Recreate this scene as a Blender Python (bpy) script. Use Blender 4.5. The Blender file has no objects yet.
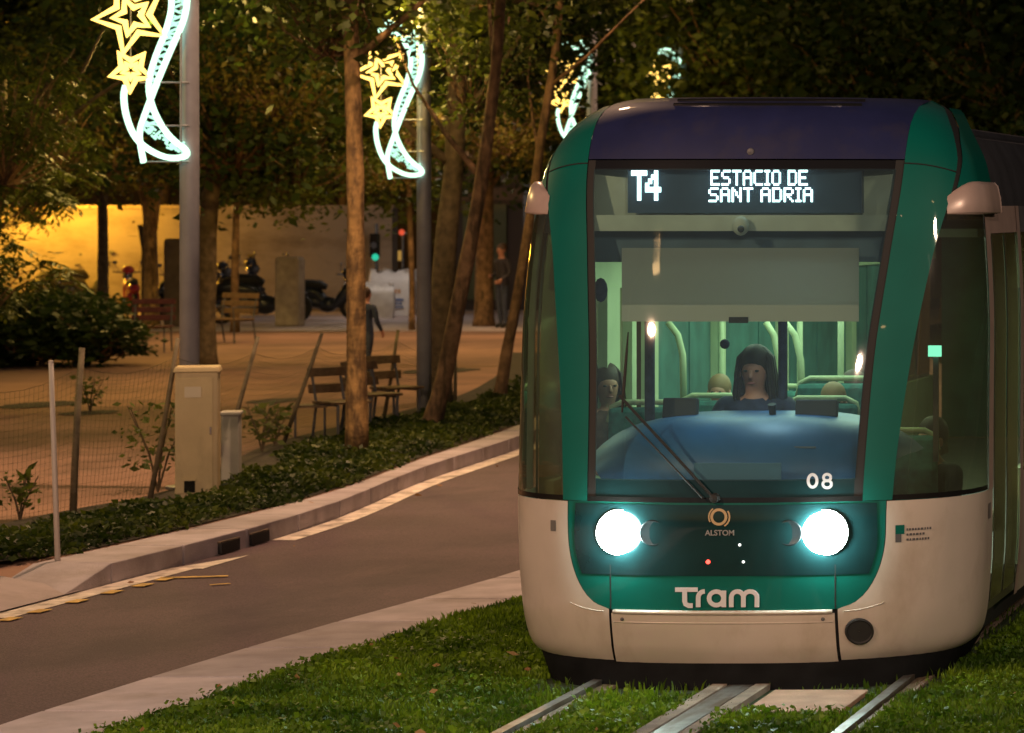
import bpy, bmesh, math, random
from mathutils import Vector, Matrix
R = math.radians
random.seed(7)
sc = bpy.context.scene
COL = sc.collection
F = 3200.0; PX = 1500.0; PY = 206.0; H = 2.66      # focal length in px, principal point, camera height

def at(px, py, Y):            # point seen at this pixel, at distance Y
    return Vector(((px-PX)*Y/F, Y, H-(py-PY)*Y/F))
def gr(px, py, z=0.0):        # ground point seen at this pixel
    Y = F*(H-z)/(py-PY)
    return Vector(((px-PX)*Y/F, Y, z))

# ------------------------------------------------------------------ materials
MATS = {}
def mat(name, col, rough=.6, metal=0, var=.0, scale=8, bump=0, bscale=60, coat=0, spec=.5, col2=None, emis=None, es=0):
    if name in MATS: return MATS[name]
    m = bpy.data.materials.new(name); m.use_nodes = True
    nt = m.node_tree; b = nt.nodes['Principled BSDF']
    b.inputs['Roughness'].default_value = rough
    b.inputs['Metallic'].default_value = metal
    b.inputs['Coat Weight'].default_value = coat
    b.inputs['Specular IOR Level'].default_value = spec
    tc = nt.nodes.new('ShaderNodeTexCoord')
    if var > 0 or col2:
        n = nt.nodes.new('ShaderNodeTexNoise'); n.inputs['Scale'].default_value = scale
        n.inputs['Detail'].default_value = 6
        nt.links.new(tc.outputs['Object'], n.inputs['Vector'])
        r = nt.nodes.new('ShaderNodeValToRGB')
        c2 = col2 or tuple(min(1, c*(1+var)) for c in col)
        c1 = col if col2 else tuple(c*(1-var) for c in col)
        r.color_ramp.elements[0].position = .33; r.color_ramp.elements[1].position = .67
        r.color_ramp.elements[0].color = (*c1, 1); r.color_ramp.elements[1].color = (*c2, 1)
        nt.links.new(n.outputs['Fac'], r.inputs['Fac'])
        nt.links.new(r.outputs['Color'], b.inputs['Base Color'])
    else:
        b.inputs['Base Color'].default_value = (*col, 1)
    if bump > 0:
        n2 = nt.nodes.new('ShaderNodeTexNoise'); n2.inputs['Scale'].default_value = bscale
        n2.inputs['Detail'].default_value = 5
        nt.links.new(tc.outputs['Object'], n2.inputs['Vector'])
        bp = nt.nodes.new('ShaderNodeBump'); bp.inputs['Strength'].default_value = bump
        bp.inputs['Distance'].default_value = .02
        nt.links.new(n2.outputs['Fac'], bp.inputs['Height'])
        nt.links.new(bp.outputs['Normal'], b.inputs['Normal'])
    if emis:
        b.inputs['Emission Color'].default_value = (*emis, 1)
        b.inputs['Emission Strength'].default_value = es
    MATS[name] = m
    return m

def leaf_mat(name, c1, c2, trans=.35, patchy=0, psc=1.3):
    m = bpy.data.materials.new(name); m.use_nodes = True
    nt = m.node_tree; nt.nodes.clear()
    out = nt.nodes.new('ShaderNodeOutputMaterial')
    g = nt.nodes.new('ShaderNodeNewGeometry')
    r = nt.nodes.new('ShaderNodeValToRGB')
    r.color_ramp.elements[0].color = (*c1, 1); r.color_ramp.elements[1].color = (*c2, 1)
    nt.links.new(g.outputs['Random Per Island'], r.inputs['Fac'])
    p = nt.nodes.new('ShaderNodeBsdfPrincipled'); p.inputs['Roughness'].default_value = .5
    p.inputs['Specular IOR Level'].default_value = .35
    t = nt.nodes.new('ShaderNodeBsdfTranslucent')
    mx = nt.nodes.new('ShaderNodeMixShader'); mx.inputs[0].default_value = trans
    src = r.outputs['Color']
    if patchy:
        tc = nt.nodes.new('ShaderNodeTexCoord'); n = nt.nodes.new('ShaderNodeTexNoise'); n.inputs['Scale'].default_value = psc; n.inputs['Detail'].default_value = 5
        q = nt.nodes.new('ShaderNodeValToRGB'); q.color_ramp.elements[0].position = .38; q.color_ramp.elements[1].position = .62
        q.color_ramp.elements[0].color = (1-patchy, 1-patchy*.85, 1-patchy, 1); q.color_ramp.elements[1].color = (1.25, 1.15, 1, 1)
        mm = nt.nodes.new('ShaderNodeMix'); mm.data_type = 'RGBA'; mm.blend_type = 'MULTIPLY'; mm.inputs[0].default_value = 1
        nt.links.new(tc.outputs['Object'], n.inputs['Vector']); nt.links.new(n.outputs['Fac'], q.inputs['Fac'])
        nt.links.new(src, mm.inputs[6]); nt.links.new(q.outputs['Color'], mm.inputs[7]); src = mm.outputs[2]
    nt.links.new(src, p.inputs['Base Color']); nt.links.new(src, t.inputs['Color'])
    nt.links.new(p.outputs[0], mx.inputs[1]); nt.links.new(t.outputs[0], mx.inputs[2])
    nt.links.new(mx.outputs[0], out.inputs['Surface'])
    return m

def glass_mat(name, tint, refl=.08, rough=.02):
    m = bpy.data.materials.new(name); m.use_nodes = True
    nt = m.node_tree; nt.nodes.clear()
    out = nt.nodes.new('ShaderNodeOutputMaterial')
    t = nt.nodes.new('ShaderNodeBsdfTransparent'); t.inputs['Color'].default_value = (*tint, 1)
    g = nt.nodes.new('ShaderNodeBsdfGlossy'); g.inputs['Roughness'].default_value = rough
    f = nt.nodes.new('ShaderNodeFresnel'); f.inputs['IOR'].default_value = 1.5
    ad = nt.nodes.new('ShaderNodeMath'); ad.operation = 'ADD'; ad.inputs[1].default_value = refl - .04; ad.use_clamp = True
    mx = nt.nodes.new('ShaderNodeMixShader')
    nt.links.new(f.outputs[0], ad.inputs[0]); nt.links.new(ad.outputs[0], mx.inputs[0])
    nt.links.new(t.outputs[0], mx.inputs[1]); nt.links.new(g.outputs[0], mx.inputs[2])
    nt.links.new(mx.outputs[0], out.inputs['Surface'])
    return m

def haze_glass(m, amount, col):
    nt = m.node_tree; out = [n for n in nt.nodes if n.type == 'OUTPUT_MATERIAL'][0]; src = out.inputs[0].links[0].from_socket
    d = nt.nodes.new('ShaderNodeBsdfDiffuse'); d.inputs[0].default_value = (*col, 1); t = nt.nodes.new('ShaderNodeBsdfTranslucent'); t.inputs[0].default_value = (*col, 1)
    a = nt.nodes.new('ShaderNodeMixShader'); a.inputs[0].default_value = .5
    mx = nt.nodes.new('ShaderNodeMixShader'); mx.inputs[0].default_value = amount
    nt.links.new(d.outputs[0], a.inputs[1]); nt.links.new(t.outputs[0], a.inputs[2]); nt.links.new(src, mx.inputs[1]); nt.links.new(a.outputs[0], mx.inputs[2]); nt.links.new(mx.outputs[0], out.inputs[0])
def emit_mat(name, col, s):
    m = bpy.data.materials.new(name); m.use_nodes = True
    nt = m.node_tree; nt.nodes.clear()
    out = nt.nodes.new('ShaderNodeOutputMaterial')
    e = nt.nodes.new('ShaderNodeEmission'); e.inputs[0].default_value = (*col, 1); e.inputs[1].default_value = s
    nt.links.new(e.outputs[0], out.inputs['Surface'])
    return m

def asphalt_mat():
    m = mat('asphalt', (.078, .045, .058), rough=.75, var=.2, scale=.7, bump=.5, bscale=90)
    nt = m.node_tree; b = nt.nodes['Principled BSDF']
    src = b.inputs['Base Color'].links[0].from_socket
    tc = [n for n in nt.nodes if n.type == 'TEX_COORD'][0]
    n = nt.nodes.new('ShaderNodeTexNoise'); n.inputs['Scale'].default_value = 70; n.inputs['Detail'].default_value = 3
    nt.links.new(tc.outputs['Object'], n.inputs['Vector'])
    r = nt.nodes.new('ShaderNodeValToRGB'); r.color_ramp.elements[0].position = .3; r.color_ramp.elements[1].position = .75
    r.color_ramp.elements[0].color = (.55, .55, .55, 1); r.color_ramp.elements[1].color = (1.6, 1.6, 1.6, 1)
    mx = nt.nodes.new('ShaderNodeMix'); mx.data_type = 'RGBA'; mx.blend_type = 'MULTIPLY'; mx.inputs[0].default_value = 1
    nt.links.new(n.outputs['Fac'], r.inputs['Fac']); nt.links.new(src, mx.inputs[6]); nt.links.new(r.outputs['Color'], mx.inputs[7])
    nt.links.new(mx.outputs[2], b.inputs['Base Color'])
    return m

def island_var(m, lo=.8, hi=1.12):
    nt = m.node_tree; b = nt.nodes['Principled BSDF']; src = b.inputs['Base Color'].links[0].from_socket
    g = nt.nodes.new('ShaderNodeNewGeometry'); mr = nt.nodes.new('ShaderNodeMapRange')
    mr.inputs[3].default_value = lo; mr.inputs[4].default_value = hi
    mx = nt.nodes.new('ShaderNodeMix'); mx.data_type = 'RGBA'; mx.blend_type = 'MULTIPLY'; mx.inputs[0].default_value = 1
    nt.links.new(g.outputs['Random Per Island'], mr.inputs[0]); nt.links.new(src, mx.inputs[6]); nt.links.new(mr.outputs[0], mx.inputs[7])
    nt.links.new(mx.outputs[2], b.inputs['Base Color'])
def grime(m, col, amount, scale=(2, 2, .7), detail=8, lo=.5, hi=.72):
    nt = m.node_tree; b = nt.nodes['Principled BSDF']; lk = b.inputs['Base Color'].links
    tc = [n for n in nt.nodes if n.type == 'TEX_COORD'][0]
    mp = nt.nodes.new('ShaderNodeMapping'); mp.inputs['Scale'].default_value = scale
    n = nt.nodes.new('ShaderNodeTexNoise'); n.inputs['Scale'].default_value = 1.6; n.inputs['Detail'].default_value = detail; n.inputs['Roughness'].default_value = .65
    r = nt.nodes.new('ShaderNodeMapRange'); r.inputs[1].default_value = lo; r.inputs[2].default_value = hi; r.inputs[4].default_value = amount
    mx = nt.nodes.new('ShaderNodeMix'); mx.data_type = 'RGBA'
    nt.links.new(tc.outputs['Object'], mp.inputs[0]); nt.links.new(mp.outputs[0], n.inputs['Vector']); nt.links.new(n.outputs['Fac'], r.inputs[0]); nt.links.new(r.outputs[0], mx.inputs[0])
    if lk: nt.links.new(lk[0].from_socket, mx.inputs[6])
    else: mx.inputs[6].default_value = b.inputs['Base Color'].default_value
    mx.inputs[7].default_value = (*col, 1); nt.links.new(mx.outputs[2], b.inputs['Base Color'])
M_ASPH = asphalt_mat()
M_KERB = mat('kerb_stone', (.47, .42, .45), .85, var=.16, scale=3, bump=.4, bscale=70)
M_PAVE = mat('pavement_stone', (.46, .39, .40), .85, var=.14, scale=2, bump=.3, bscale=60)
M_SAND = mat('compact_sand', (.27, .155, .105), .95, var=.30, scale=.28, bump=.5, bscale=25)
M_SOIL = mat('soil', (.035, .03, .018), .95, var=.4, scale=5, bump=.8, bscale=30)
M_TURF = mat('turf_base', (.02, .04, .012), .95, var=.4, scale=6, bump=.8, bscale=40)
M_GROUND = mat('far_ground', (.10, .08, .06), .95, var=.3, scale=.1)
M_WHITEPAINT = mat('road_paint', (.74, .66, .58), .7, var=.25, scale=6)
M_YELPAINT = mat('yellow_paint', (.62, .40, .10), .7, var=.35, scale=14)
M_STEEL = mat('rail_steel', (.24, .24, .23), .45, metal=.8, var=.25, scale=10)
grime(M_STEEL, (.12, .08, .05), .8, (6, .8, 1), 6, .48, .62)
M_CONC_ = None
M_RUST = mat('rusty_steel', (.16, .12, .08), .6, metal=.5, var=.3, scale=12)
M_CONC = mat('concrete', (.40, .33, .26), .85, var=.2, scale=6, bump=.5, bscale=50)
M_POLE = mat('galvanised_pole', (.30, .31, .35), .5, metal=.3, var=.12, scale=4)
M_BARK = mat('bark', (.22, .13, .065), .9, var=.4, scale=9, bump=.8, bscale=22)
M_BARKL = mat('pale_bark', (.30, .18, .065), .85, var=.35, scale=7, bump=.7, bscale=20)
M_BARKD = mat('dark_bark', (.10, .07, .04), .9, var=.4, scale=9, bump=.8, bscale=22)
M_WHITE = mat('tram_white', (.60, .53, .46), .3, var=.05, scale=3, coat=.3)
M_GREEN = mat('tram_green', (.0, .125, .098), .5, var=.06, scale=3, coat=.7, spec=.2)
M_NAVY = mat('tram_navy', (.018, .023, .085), .5, var=.1, scale=5, coat=.4, spec=.25)
M_BLACK = mat('black_gloss', (.012, .012, .012), .18, coat=.3)
M_NOSE = mat('nose_dark', (.008, .034, .038), .16, var=.2, scale=3, coat=.5)
M_RUB = mat('black_rubber', (.018, .018, .018), .7)
M_SKIRT = mat('skirt_dark', (.008, .009, .010), .8, var=.3, scale=7, spec=.1)
M_SILVER = mat('silver_pink_metal', (.50, .38, .34), .28, metal=.15, var=.08, scale=8)
M_DGREY = mat('dark_grey', (.10, .10, .11), .5, var=.2, scale=5)
M_GREYW = mat('letter_grey', (.72, .72, .76), .5)
M_GOLD = mat('logo_gold', (.55, .40, .22), .4)
M_DASH = mat('dash_blue', (.012, .10, .27), .45, var=.25, scale=3)
M_LINING = mat('lining_pale', (.50, .58, .36), .6, var=.08, scale=4)
M_LINDK = mat('lining_teal', (.045, .15, .13), .5, var=.3, scale=4)
M_BLIND = leaf_mat('blind_cloth', (.50, .51, .48), (.50, .51, .48), .55)
M_SEAT = mat('seat_teal', (.04, .20, .18), .7, var=.3, scale=20)
M_CREAM = mat('cabinet_cream', (.55, .44, .24), .6, var=.07, scale=5, bump=.15, bscale=80)
M_GREYBOX = mat('cabinet_grey', (.40, .39, .34), .6, var=.1, scale=5)
M_WOOD = mat('bench_wood', (.13, .08, .04), .6, var=.3, scale=14)
M_WOODRED = mat('bench_red_wood', (.09, .02, .014), .5, var=.3, scale=14)
M_FENCE = mat('fence_post_wood', (.15, .12, .07), .8, var=.3, scale=10, bump=.4)
M_WIRE = mat('fence_wire', (.22, .20, .12), .6, metal=.5)
M_STAKE = mat('pale_stake', (.55, .50, .45), .6)
M_WALL = mat('render_wall', (.34, .30, .27), .9, var=.14, scale=.35, bump=.3, bscale=8)
M_WALLD = mat('dark_wall', (.12, .09, .07), .9, var=.2, scale=.5)
M_OLIVE = mat('olive_panel', (.16, .17, .08), .7, var=.15, scale=1)
M_BAG = mat('bag_white', (.82, .80, .80), .75, var=.1, scale=5, bump=.6, bscale=6)
M_BLUE = mat('print_blue', (.10, .18, .42), .7)
M_ORANGEP = mat('print_orange', (.60, .30, .12), .7)
grime(M_ASPH, (.038, .020, .030), .75, (.5, .22, 1), 5, .52, .66); grime(M_ASPH, (.125, .072, .085), .5, (.8, .3, 1), 6, .56, .7)
island_var(M_KERB); grime(M_KERB, (.22, .17, .13), .6, (1, 1, 1), 6, .52, .75); grime(M_PAVE, (.22, .17, .13), .6, (1, .8, 1), 6, .5, .75)
grime(M_SAND, (.13, .08, .05), .7, (.5, .35, 1), 6, .48, .66); grime(M_WHITE, (.33, .26, .18), .5, (2.2, 2.2, 1.2), 9, .5, .78)
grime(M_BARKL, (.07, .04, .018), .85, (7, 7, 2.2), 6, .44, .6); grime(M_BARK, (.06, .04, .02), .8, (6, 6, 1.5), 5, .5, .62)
grime(M_CREAM, (.25, .19, .10), .5, (3, 3, 1), 6, .5, .75); grime(M_NAVY, (.05, .045, .06), .5, (2, 2, 2), 7, .5, .75); grime(M_WHITEPAINT, (.16, .12, .10), .8, (3, 2, 1), 6, .5, .66)
grime(M_WALL, (.14, .11, .08), .75, (.35, 1, .9), 7, .47, .68)
M_BIKE = mat('bike_black', (.02, .025, .035), .3, coat=.4)
M_CHROME = mat('chrome', (.6, .6, .62), .15, metal=1)
M_RED = mat('bike_red', (.45, .02, .02), .3, coat=.4)
M_CLOTHD = mat('cloth_dark', (.025, .022, .03), .85, var=.3, scale=20)
M_CLOTHN = mat('cloth_navy', (.02, .03, .07), .85, var=.3, scale=20)
M_CLOTHR = mat('cloth_brown', (.09, .05, .04), .85, var=.3, scale=20)
M_JEANS = mat('jeans', (.035, .045, .08), .85, var=.2, scale=20)
M_SKIN = mat('skin', (.46, .22, .15), .55)
M_HAIRB = mat('hair_brown', (.05, .025, .015), .6)
M_HAIRK = mat('hair_black', (.015, .012, .012), .6)
M_EYE = mat('eye', (.02, .02, .02), .6)
M_LIP = mat('lip', (.30, .10, .09), .5)

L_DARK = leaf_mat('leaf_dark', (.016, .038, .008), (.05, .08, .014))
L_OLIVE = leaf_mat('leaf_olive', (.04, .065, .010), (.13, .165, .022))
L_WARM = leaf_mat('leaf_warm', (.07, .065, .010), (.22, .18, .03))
L_COVER = leaf_mat('leaf_cover', (.02, .045, .006), (.08, .11, .010), patchy=.65, psc=1.4)
L_GRASS = leaf_mat('grass_blade', (.06, .13, .006), (.17, .30, .015), patchy=.6, psc=1.6)
L_DRY = leaf_mat('leaf_dry', (.30, .14, .05), (.45, .30, .12))
G_WIND = glass_mat('windscreen_glass', (.72, .90, .86), .07, .03)
G_SIDE = glass_mat('side_glass', (.40, .42, .28), .16, .04)
G_DOOR = glass_mat('door_glass', (.14, .12, .06), .25, .12)
haze_glass(G_WIND, .075, (.45, .68, .80)); haze_glass(G_SIDE, .08, (.45, .40, .25)); haze_glass(G_DOOR, .22, (.40, .32, .15))  # diffuse tint mixed into the glass for haze and warm reflections
G_COVER = glass_mat('headlight_cover', (.97, .97, .97), .05, .03); haze_glass(G_COVER, .07, (.8, .95, 1))

# ------------------------------------------------------------------ mesh builder
class MB:
    def __init__(s): s.v = []; s.f = []; s.mi = []
    def add(s, vs, fs, mi=0):
        o = len(s.v); s.v += [tuple(v) for v in vs]
        s.f += [tuple(i+o for i in f) for f in fs]; s.mi += [mi]*len(fs); return s
    def box(s, c, d, rz=0, mi=0, rx=0, ry=0, taper=1):
        x, y, z = d[0]/2, d[1]/2, d[2]/2
        M = Matrix.Rotation(rz, 3, 'Z') @ Matrix.Rotation(ry, 3, 'Y') @ Matrix.Rotation(rx, 3, 'X')
        vs = []
        for k in (-1, 1):
            t = taper if k > 0 else 1
            for (a, b) in ((-1, -1), (1, -1), (1, 1), (-1, 1)):
                vs.append(M @ Vector((a*x*t, b*y*t, k*z)) + Vector(c))
        return s.add(vs, [(3, 2, 1, 0), (4, 5, 6, 7), (0, 1, 5, 4), (1, 2, 6, 5), (2, 3, 7, 6), (3, 0, 4, 7)], mi)
    def tube(s, pts, r, n=8, mi=0, caps=True, closed=False):
        pts = [Vector(p) for p in pts]; N = len(pts)
        rr = r if isinstance(r, (list, tuple)) else [r]*N
        vs = []; u = None
        for i, p in enumerate(pts):
            if closed: d = pts[(i+1) % N]-pts[i-1]
            else: d = pts[min(i+1, N-1)]-pts[max(i-1, 0)]
            if d.length < 1e-9: d = Vector((0, 0, 1))
            d.normalize()
            if u is None:
                u = d.orthogonal().normalized()
            else:
                u = (u - d*u.dot(d))
                u = u.normalized() if u.length > 1e-6 else d.orthogonal().normalized()
            w = d.cross(u)
            for k in range(n):
                a = 2*math.pi*k/n
                vs.append(p + (u*math.cos(a)+w*math.sin(a))*rr[i])
        fs = []
        for i in range(N if closed else N-1):
            j = (i+1) % N
            for k in range(n):
                k2 = (k+1) % n
                fs.append((i*n+k, i*n+k2, j*n+k2, j*n+k))
        if caps and not closed:
            fs.append(tuple(reversed(range(n)))); fs.append(tuple(range((N-1)*n, N*n)))
        return s.add(vs, fs, mi)
    def lathe(s, prof, c, axis='Z', n=20, mi=0, M=None):
        vs = []; fs = []
        for (r, h) in prof:
            for k in range(n):
                a = 2*math.pi*k/n
                v = Vector((r*math.cos(a), r*math.sin(a), h))
                if axis == 'Y': v = Vector((v.x, -v.z, v.y))     # profile height runs towards -Y
                if axis == 'X': v = Vector((v.z, v.x, v.y))
                if M: v = M @ v
                vs.append(v+Vector(c))
        for i in range(len(prof)-1):
            for k in range(n):
                k2 = (k+1) % n
                fs.append((i*n+k, i*n+k2, (i+1)*n+k2, (i+1)*n+k))
        return s.add(vs, fs, mi)
    def ball(s, c, r, n=10, mi=0, jit=0):
        rr = r if isinstance(r, (tuple, list)) else (r, r, r)
        vs = []; fs = []
        for i in range(n//2+1):
            th = math.pi*i/(n//2)
            for k in range(n):
                a = 2*math.pi*k/n; q = 1+random.uniform(-jit, jit)
                vs.append((c[0]+rr[0]*q*math.sin(th)*math.cos(a), c[1]+rr[1]*q*math.sin(th)*math.sin(a), c[2]+rr[2]*q*math.cos(th)))
        for i in range(n//2):
            for k in range(n):
                k2 = (k+1) % n
                fs.append((i*n+k, (i+1)*n+k, (i+1)*n+k2, i*n+k2))
        return s.add(vs, fs, mi)
    def strip(s, left, right, mi=0):
        n = len(left); vs = list(left)+list(right)
        return s.add(vs, [(i, i+1, n+i+1, n+i) for i in range(n-1)], mi)
    def build(s, name, m, parent=None, smooth=False, bevel=0, solid=0, solid_off=-1, autosmooth=None):
        me = bpy.data.meshes.new(name)
        me.from_pydata([tuple(v) for v in s.v], [], s.f)
        ms = m if isinstance(m, (list, tuple)) else [m]
        for q in ms: me.materials.append(q)
        if len(ms) > 1: me.polygons.foreach_set('material_index', s.mi)
        if smooth: me.polygons.foreach_set('use_smooth', [True]*len(me.polygons))
        me.update()
        o = bpy.data.objects.new(name, me); COL.objects.link(o)
        if parent: o.parent = parent
        if solid:
            md = o.modifiers.new('solid', 'SOLIDIFY'); md.thickness = solid; md.offset = solid_off
        if bevel:
            md = o.modifiers.new('bevel', 'BEVEL'); md.width = bevel; md.segments = 2; md.limit_method = 'ANGLE'
        return o

def empty(name, loc=(0, 0, 0), rz=0, scale=1):
    o = bpy.data.objects.new(name, None); COL.objects.link(o)
    o.location = loc; o.rotation_euler = (0, 0, rz); o.scale = (scale,)*3; o.empty_display_size = .2
    return o
def tag(o, label=None, cat=None, group=None, kind=None):
    if label: o['label'] = label
    if cat: o['category'] = cat
    if group: o['group'] = group
    if kind: o['kind'] = kind
    return o
def copy_tree(o, parent=None):
    c = o.copy(); COL.objects.link(c); c.parent = parent
    for ch in list(o.children): copy_tree(ch, c)
    return c
def struct(o): o['kind'] = 'structure'; return o

def interp(tab, z):
    if z <= tab[0][0]: return tab[0][1]
    if z >= tab[-1][0]: return tab[-1][1]
    n = len(tab)
    for i in range(n-1):
        if tab[i][0] <= z <= tab[i+1][0]:
            x0, y0 = tab[i]; x1, y1 = tab[i+1]; h = x1-x0
            d = (y1-y0)/h
            dl = (y0-tab[i-1][1])/(x0-tab[i-1][0]) if i > 0 else d
            dr = (tab[i+2][1]-y1)/(tab[i+2][0]-x1) if i+2 < n else d
            m0 = 0 if dl*d <= 0 else 2*dl*d/(dl+d)
            m1 = 0 if dr*d <= 0 else 2*dr*d/(dr+d)
            if i == 0: m0 = d
            if i+2 >= n: m1 = d
            u = (z-x0)/h
            return (2*u**3-3*u**2+1)*y0+(u**3-2*u**2+u)*h*m0+(-2*u**3+3*u**2)*y1+(u**3-u**2)*h*m1
# ------------------------------------------------------------------ camera
cam = bpy.data.cameras.new('camera'); co = bpy.data.objects.new('camera', cam); COL.objects.link(co)
co.location = (0, 0, H); co.rotation_euler = (R(90), 0, 0)
cam.sensor_width = 36; cam.lens = 36*F/1024
cam.shift_x = -(PX-512)/1024; cam.shift_y = -(366.5-PY)/1024
cam.clip_start = .1; cam.clip_end = 2000
cam.dof.use_dof = True; cam.dof.focus_distance = 17.9; cam.dof.aperture_fstop = 5.0
sc.camera = co

# ------------------------------------------------------------------ world: night sky
SKYS = 1.0
w = bpy.data.worlds.new('World'); sc.world = w; w.use_nodes = True
nt = w.node_tree; bg = nt.nodes['Background']
sky = nt.nodes.new('ShaderNodeTexSky'); sky.sky_type = 'NISHITA'; sky.sun_disc = False
sky.sun_elevation = R(-4); sky.sun_rotation = R(200)
nt.links.new(sky.outputs[0], bg.inputs[0]); bg.inputs[1].default_value = SKYS

sc.view_settings.view_transform = 'Standard'; sc.view_settings.look = 'None'
sc.view_settings.exposure = .12; sc.view_settings.gamma = 1
sc.render.engine = 'CYCLES'
sc.cycles.use_denoising = True
sc.cycles.sample_clamp_indirect = 3.0
sc.cycles.sample_clamp_direct = 0
sc.cycles.max_bounces = 7; sc.cycles.transparent_max_bounces = 14
sc.cycles.diffuse_bounces = 3; sc.cycles.glossy_bounces = 4
sc.cycles.caustics_reflective = False; sc.cycles.caustics_refractive = False

def light(name, loc, power, col, size=.3, kind='POINT', rot=None, spot=None, blend=.6):
    l = bpy.data.lights.new(name, kind); l.energy = power; l.color = col
    if kind == 'AREA': l.size = size
    else: l.shadow_soft_size = size
    if spot: l.spot_size = spot; l.spot_blend = blend
    o = bpy.data.objects.new(name, l); COL.objects.link(o); o.location = loc
    if rot: o.rotation_euler = rot
    return o

# ------------------------------------------------------------------ ground, road, kerbs
g = MB(); S = 400
g.add([(-S, -60, -.03), (S, -60, -.03), (S, S*1.5, -.03), (-S, S*1.5, -.03)], [(0, 1, 2, 3)])
struct(g.build('ground', M_GROUND))

def lerp_x(tab, y):
    if y <= tab[0][0]: return tab[0][1]
    return interp(tab, y) if y < tab[-1][0] else tab[-1][1]
NK_ROAD = [(4, -7.85), (12, -7.72), (16.3, -7.66), (19.4, -7.50), (23.3, -7.13), (30, -6.9), (40, -7.5), (52, -9.5), (66, -13.5), (80, -18.5)]
NK_LAWN = [(4, -7.25), (12, -7.12), (16.2, -7.02), (19.4, -6.85), (21.8, -6.62), (30, -6.40), (40, -7.0), (52, -9.0), (66, -13.0), (80, -18.0)]
FK_FRONT = [(4, -9.9), (12, -9.85), (20, -9.8), (24.4, -9.74), (26.2, -9.80), (30.9, -10.38), (34.9, -10.72), (42, -11.7), (52, -13.9), (64, -17.5), (76, -21.5)]
FK_BACK = [(4, -10.7), (12, -10.7), (20, -10.42), (25.6, -10.2), (27.2, -10.22), (31.8, -10.72), (36.6, -11.25), (44, -12.6), (54, -15.0), (66, -18.8), (78, -22.9)]
FENCE_X = [(10, -11.7), (22, -11.7), (26.2, -11.68), (27.5, -11.55), (30.4, -12.1), (33.9, -12.85), (37.9, -13.2), (41, -13.45), (46, -14.4), (56, -17.2), (70, -22)]

ys = [4+i*0.75 for i in range(100)]
road = MB().strip([(lerp_x(FK_FRONT, y)-.1, y, .004) for y in ys], [(lerp_x(NK_ROAD, y)+.05, y, .004) for y in ys])
struct(road.build('road', M_ASPH))

def kerb_solid(fa, fb, z0, z1, ys, seg=1.0, name='kerb'):
    m = MB()
    y = ys[0]
    while y < ys[1]:
        e = min(y+seg, ys[1])-.03
        zz = z1(y) if callable(z1) else z1; ze = z1(e) if callable(z1) else z1
        a = [(fa(y), y), (fb(y), y), (fb(e), e), (fa(e), e)]; zt = [zz, zz, ze, ze]
        vs = [(p[0], p[1], z0) for p in a]+[(p[0], p[1], q) for p, q in zip(a, zt)]
        m.add(vs, [(4, 5, 6, 7), (0, 1, 5, 4), (1, 2, 6, 5), (2, 3, 7, 6), (3, 0, 4, 7)])
        y += seg
    return m
nk = kerb_solid(lambda y: lerp_x(NK_ROAD, y), lambda y: lerp_x(NK_LAWN, y), -.02, .014, (6, 78), 1.2)
struct(nk.build('track_kerb', M_KERB, bevel=.008))
# far kerb: full height beyond the dropped crossing, ramped down at its near end
def fk_h(y): return .15
fk = kerb_solid(lambda y: lerp_x(FK_BACK, y), lambda y: lerp_x(FK_FRONT, y), -.02, .15, (22.5, 76), 1.2)
# chamfered end
x0, x1 = lerp_x(FK_BACK, 22.5), lerp_x(FK_FRONT, 22.5)
fk.add([(x0, 22.48, .15), (x1, 22.48, .15), (x1, 21.75, .02), (x0, 21.75, .02), (x1, 22.48, 0)], [(0, 1, 2, 3), (1, 4, 2)])
struct(fk.build('pavement_kerb', M_KERB, bevel=.008))
# dropped pavement before the kerb
dp = MB()
yy = [6+i*.5 for i in range(33)]
dp.strip([(lerp_x(FK_BACK, y)-.75, y, .165) for y in yy], [(lerp_x(FK_BACK, y)+.0, y, .12) for y in yy]); dp.strip([(lerp_x(FK_BACK, y)-.0, y, .12) for y in yy], [(lerp_x(FK_FRONT, y)+.02, y, .02) for y in yy])
struct(dp.build('dropped_pavement', M_PAVE))
# pale gutter band along the kerb
gm = MB()
def band(m, y0, y1, a, b, z=.0085):
    n = max(2, int((y1-y0)/.5)+1)
    q = [y0+(y1-y0)*i/(n-1) for i in range(n)]
    m.strip([(lerp_x(FK_FRONT, y)+a, y, z) for y in q], [(lerp_x(FK_FRONT, y)+b, y, z) for y in q])
band(gm, 6, 20.6, .02, .12); band(gm, 20.6, 23.4, .01, .2); band(gm, 25.4, 76, .01, .20)
gm.add([(lerp_x(FK_FRONT, 23.4)+.01, 23.4, .0085), (lerp_x(FK_FRONT, 23.4)+.26, 23.4, .0085), (lerp_x(FK_FRONT, 24.3)+.24, 24.3, .0085)], [(0, 1, 2)])
struct(gm.build('gutter_line', M_WHITEPAINT))
# yellow dashes
yd = MB()
for (px, py) in ((2, 619), (32, 611), (70, 601), (105, 592), (136, 585), (158, 579)):
    a = gr(px, py, .012); 
    yd.box((a.x+.05, a.y, .0135), (.09, .17, .003), rz=-.03)
a, b = gr(160, 578, .012), gr(228, 576, .012)
yd.box(((a.x+b.x)/2, (a.y+b.y)/2, .0135), ((b-a).length, .06, .003), rz=math.atan2(b.y-a.y, b.x-a.x))
a, b = gr(210, 585, .012), gr(230, 583.5, .012)
yd.box(((a.x+b.x)/2, (a.y+b.y)/2, .0135), ((b-a).length, .03, .003), rz=math.atan2(b.y-a.y, b.x-a.x))
struct(yd.build('yellow_road_markings', M_YELPAINT))
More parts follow.
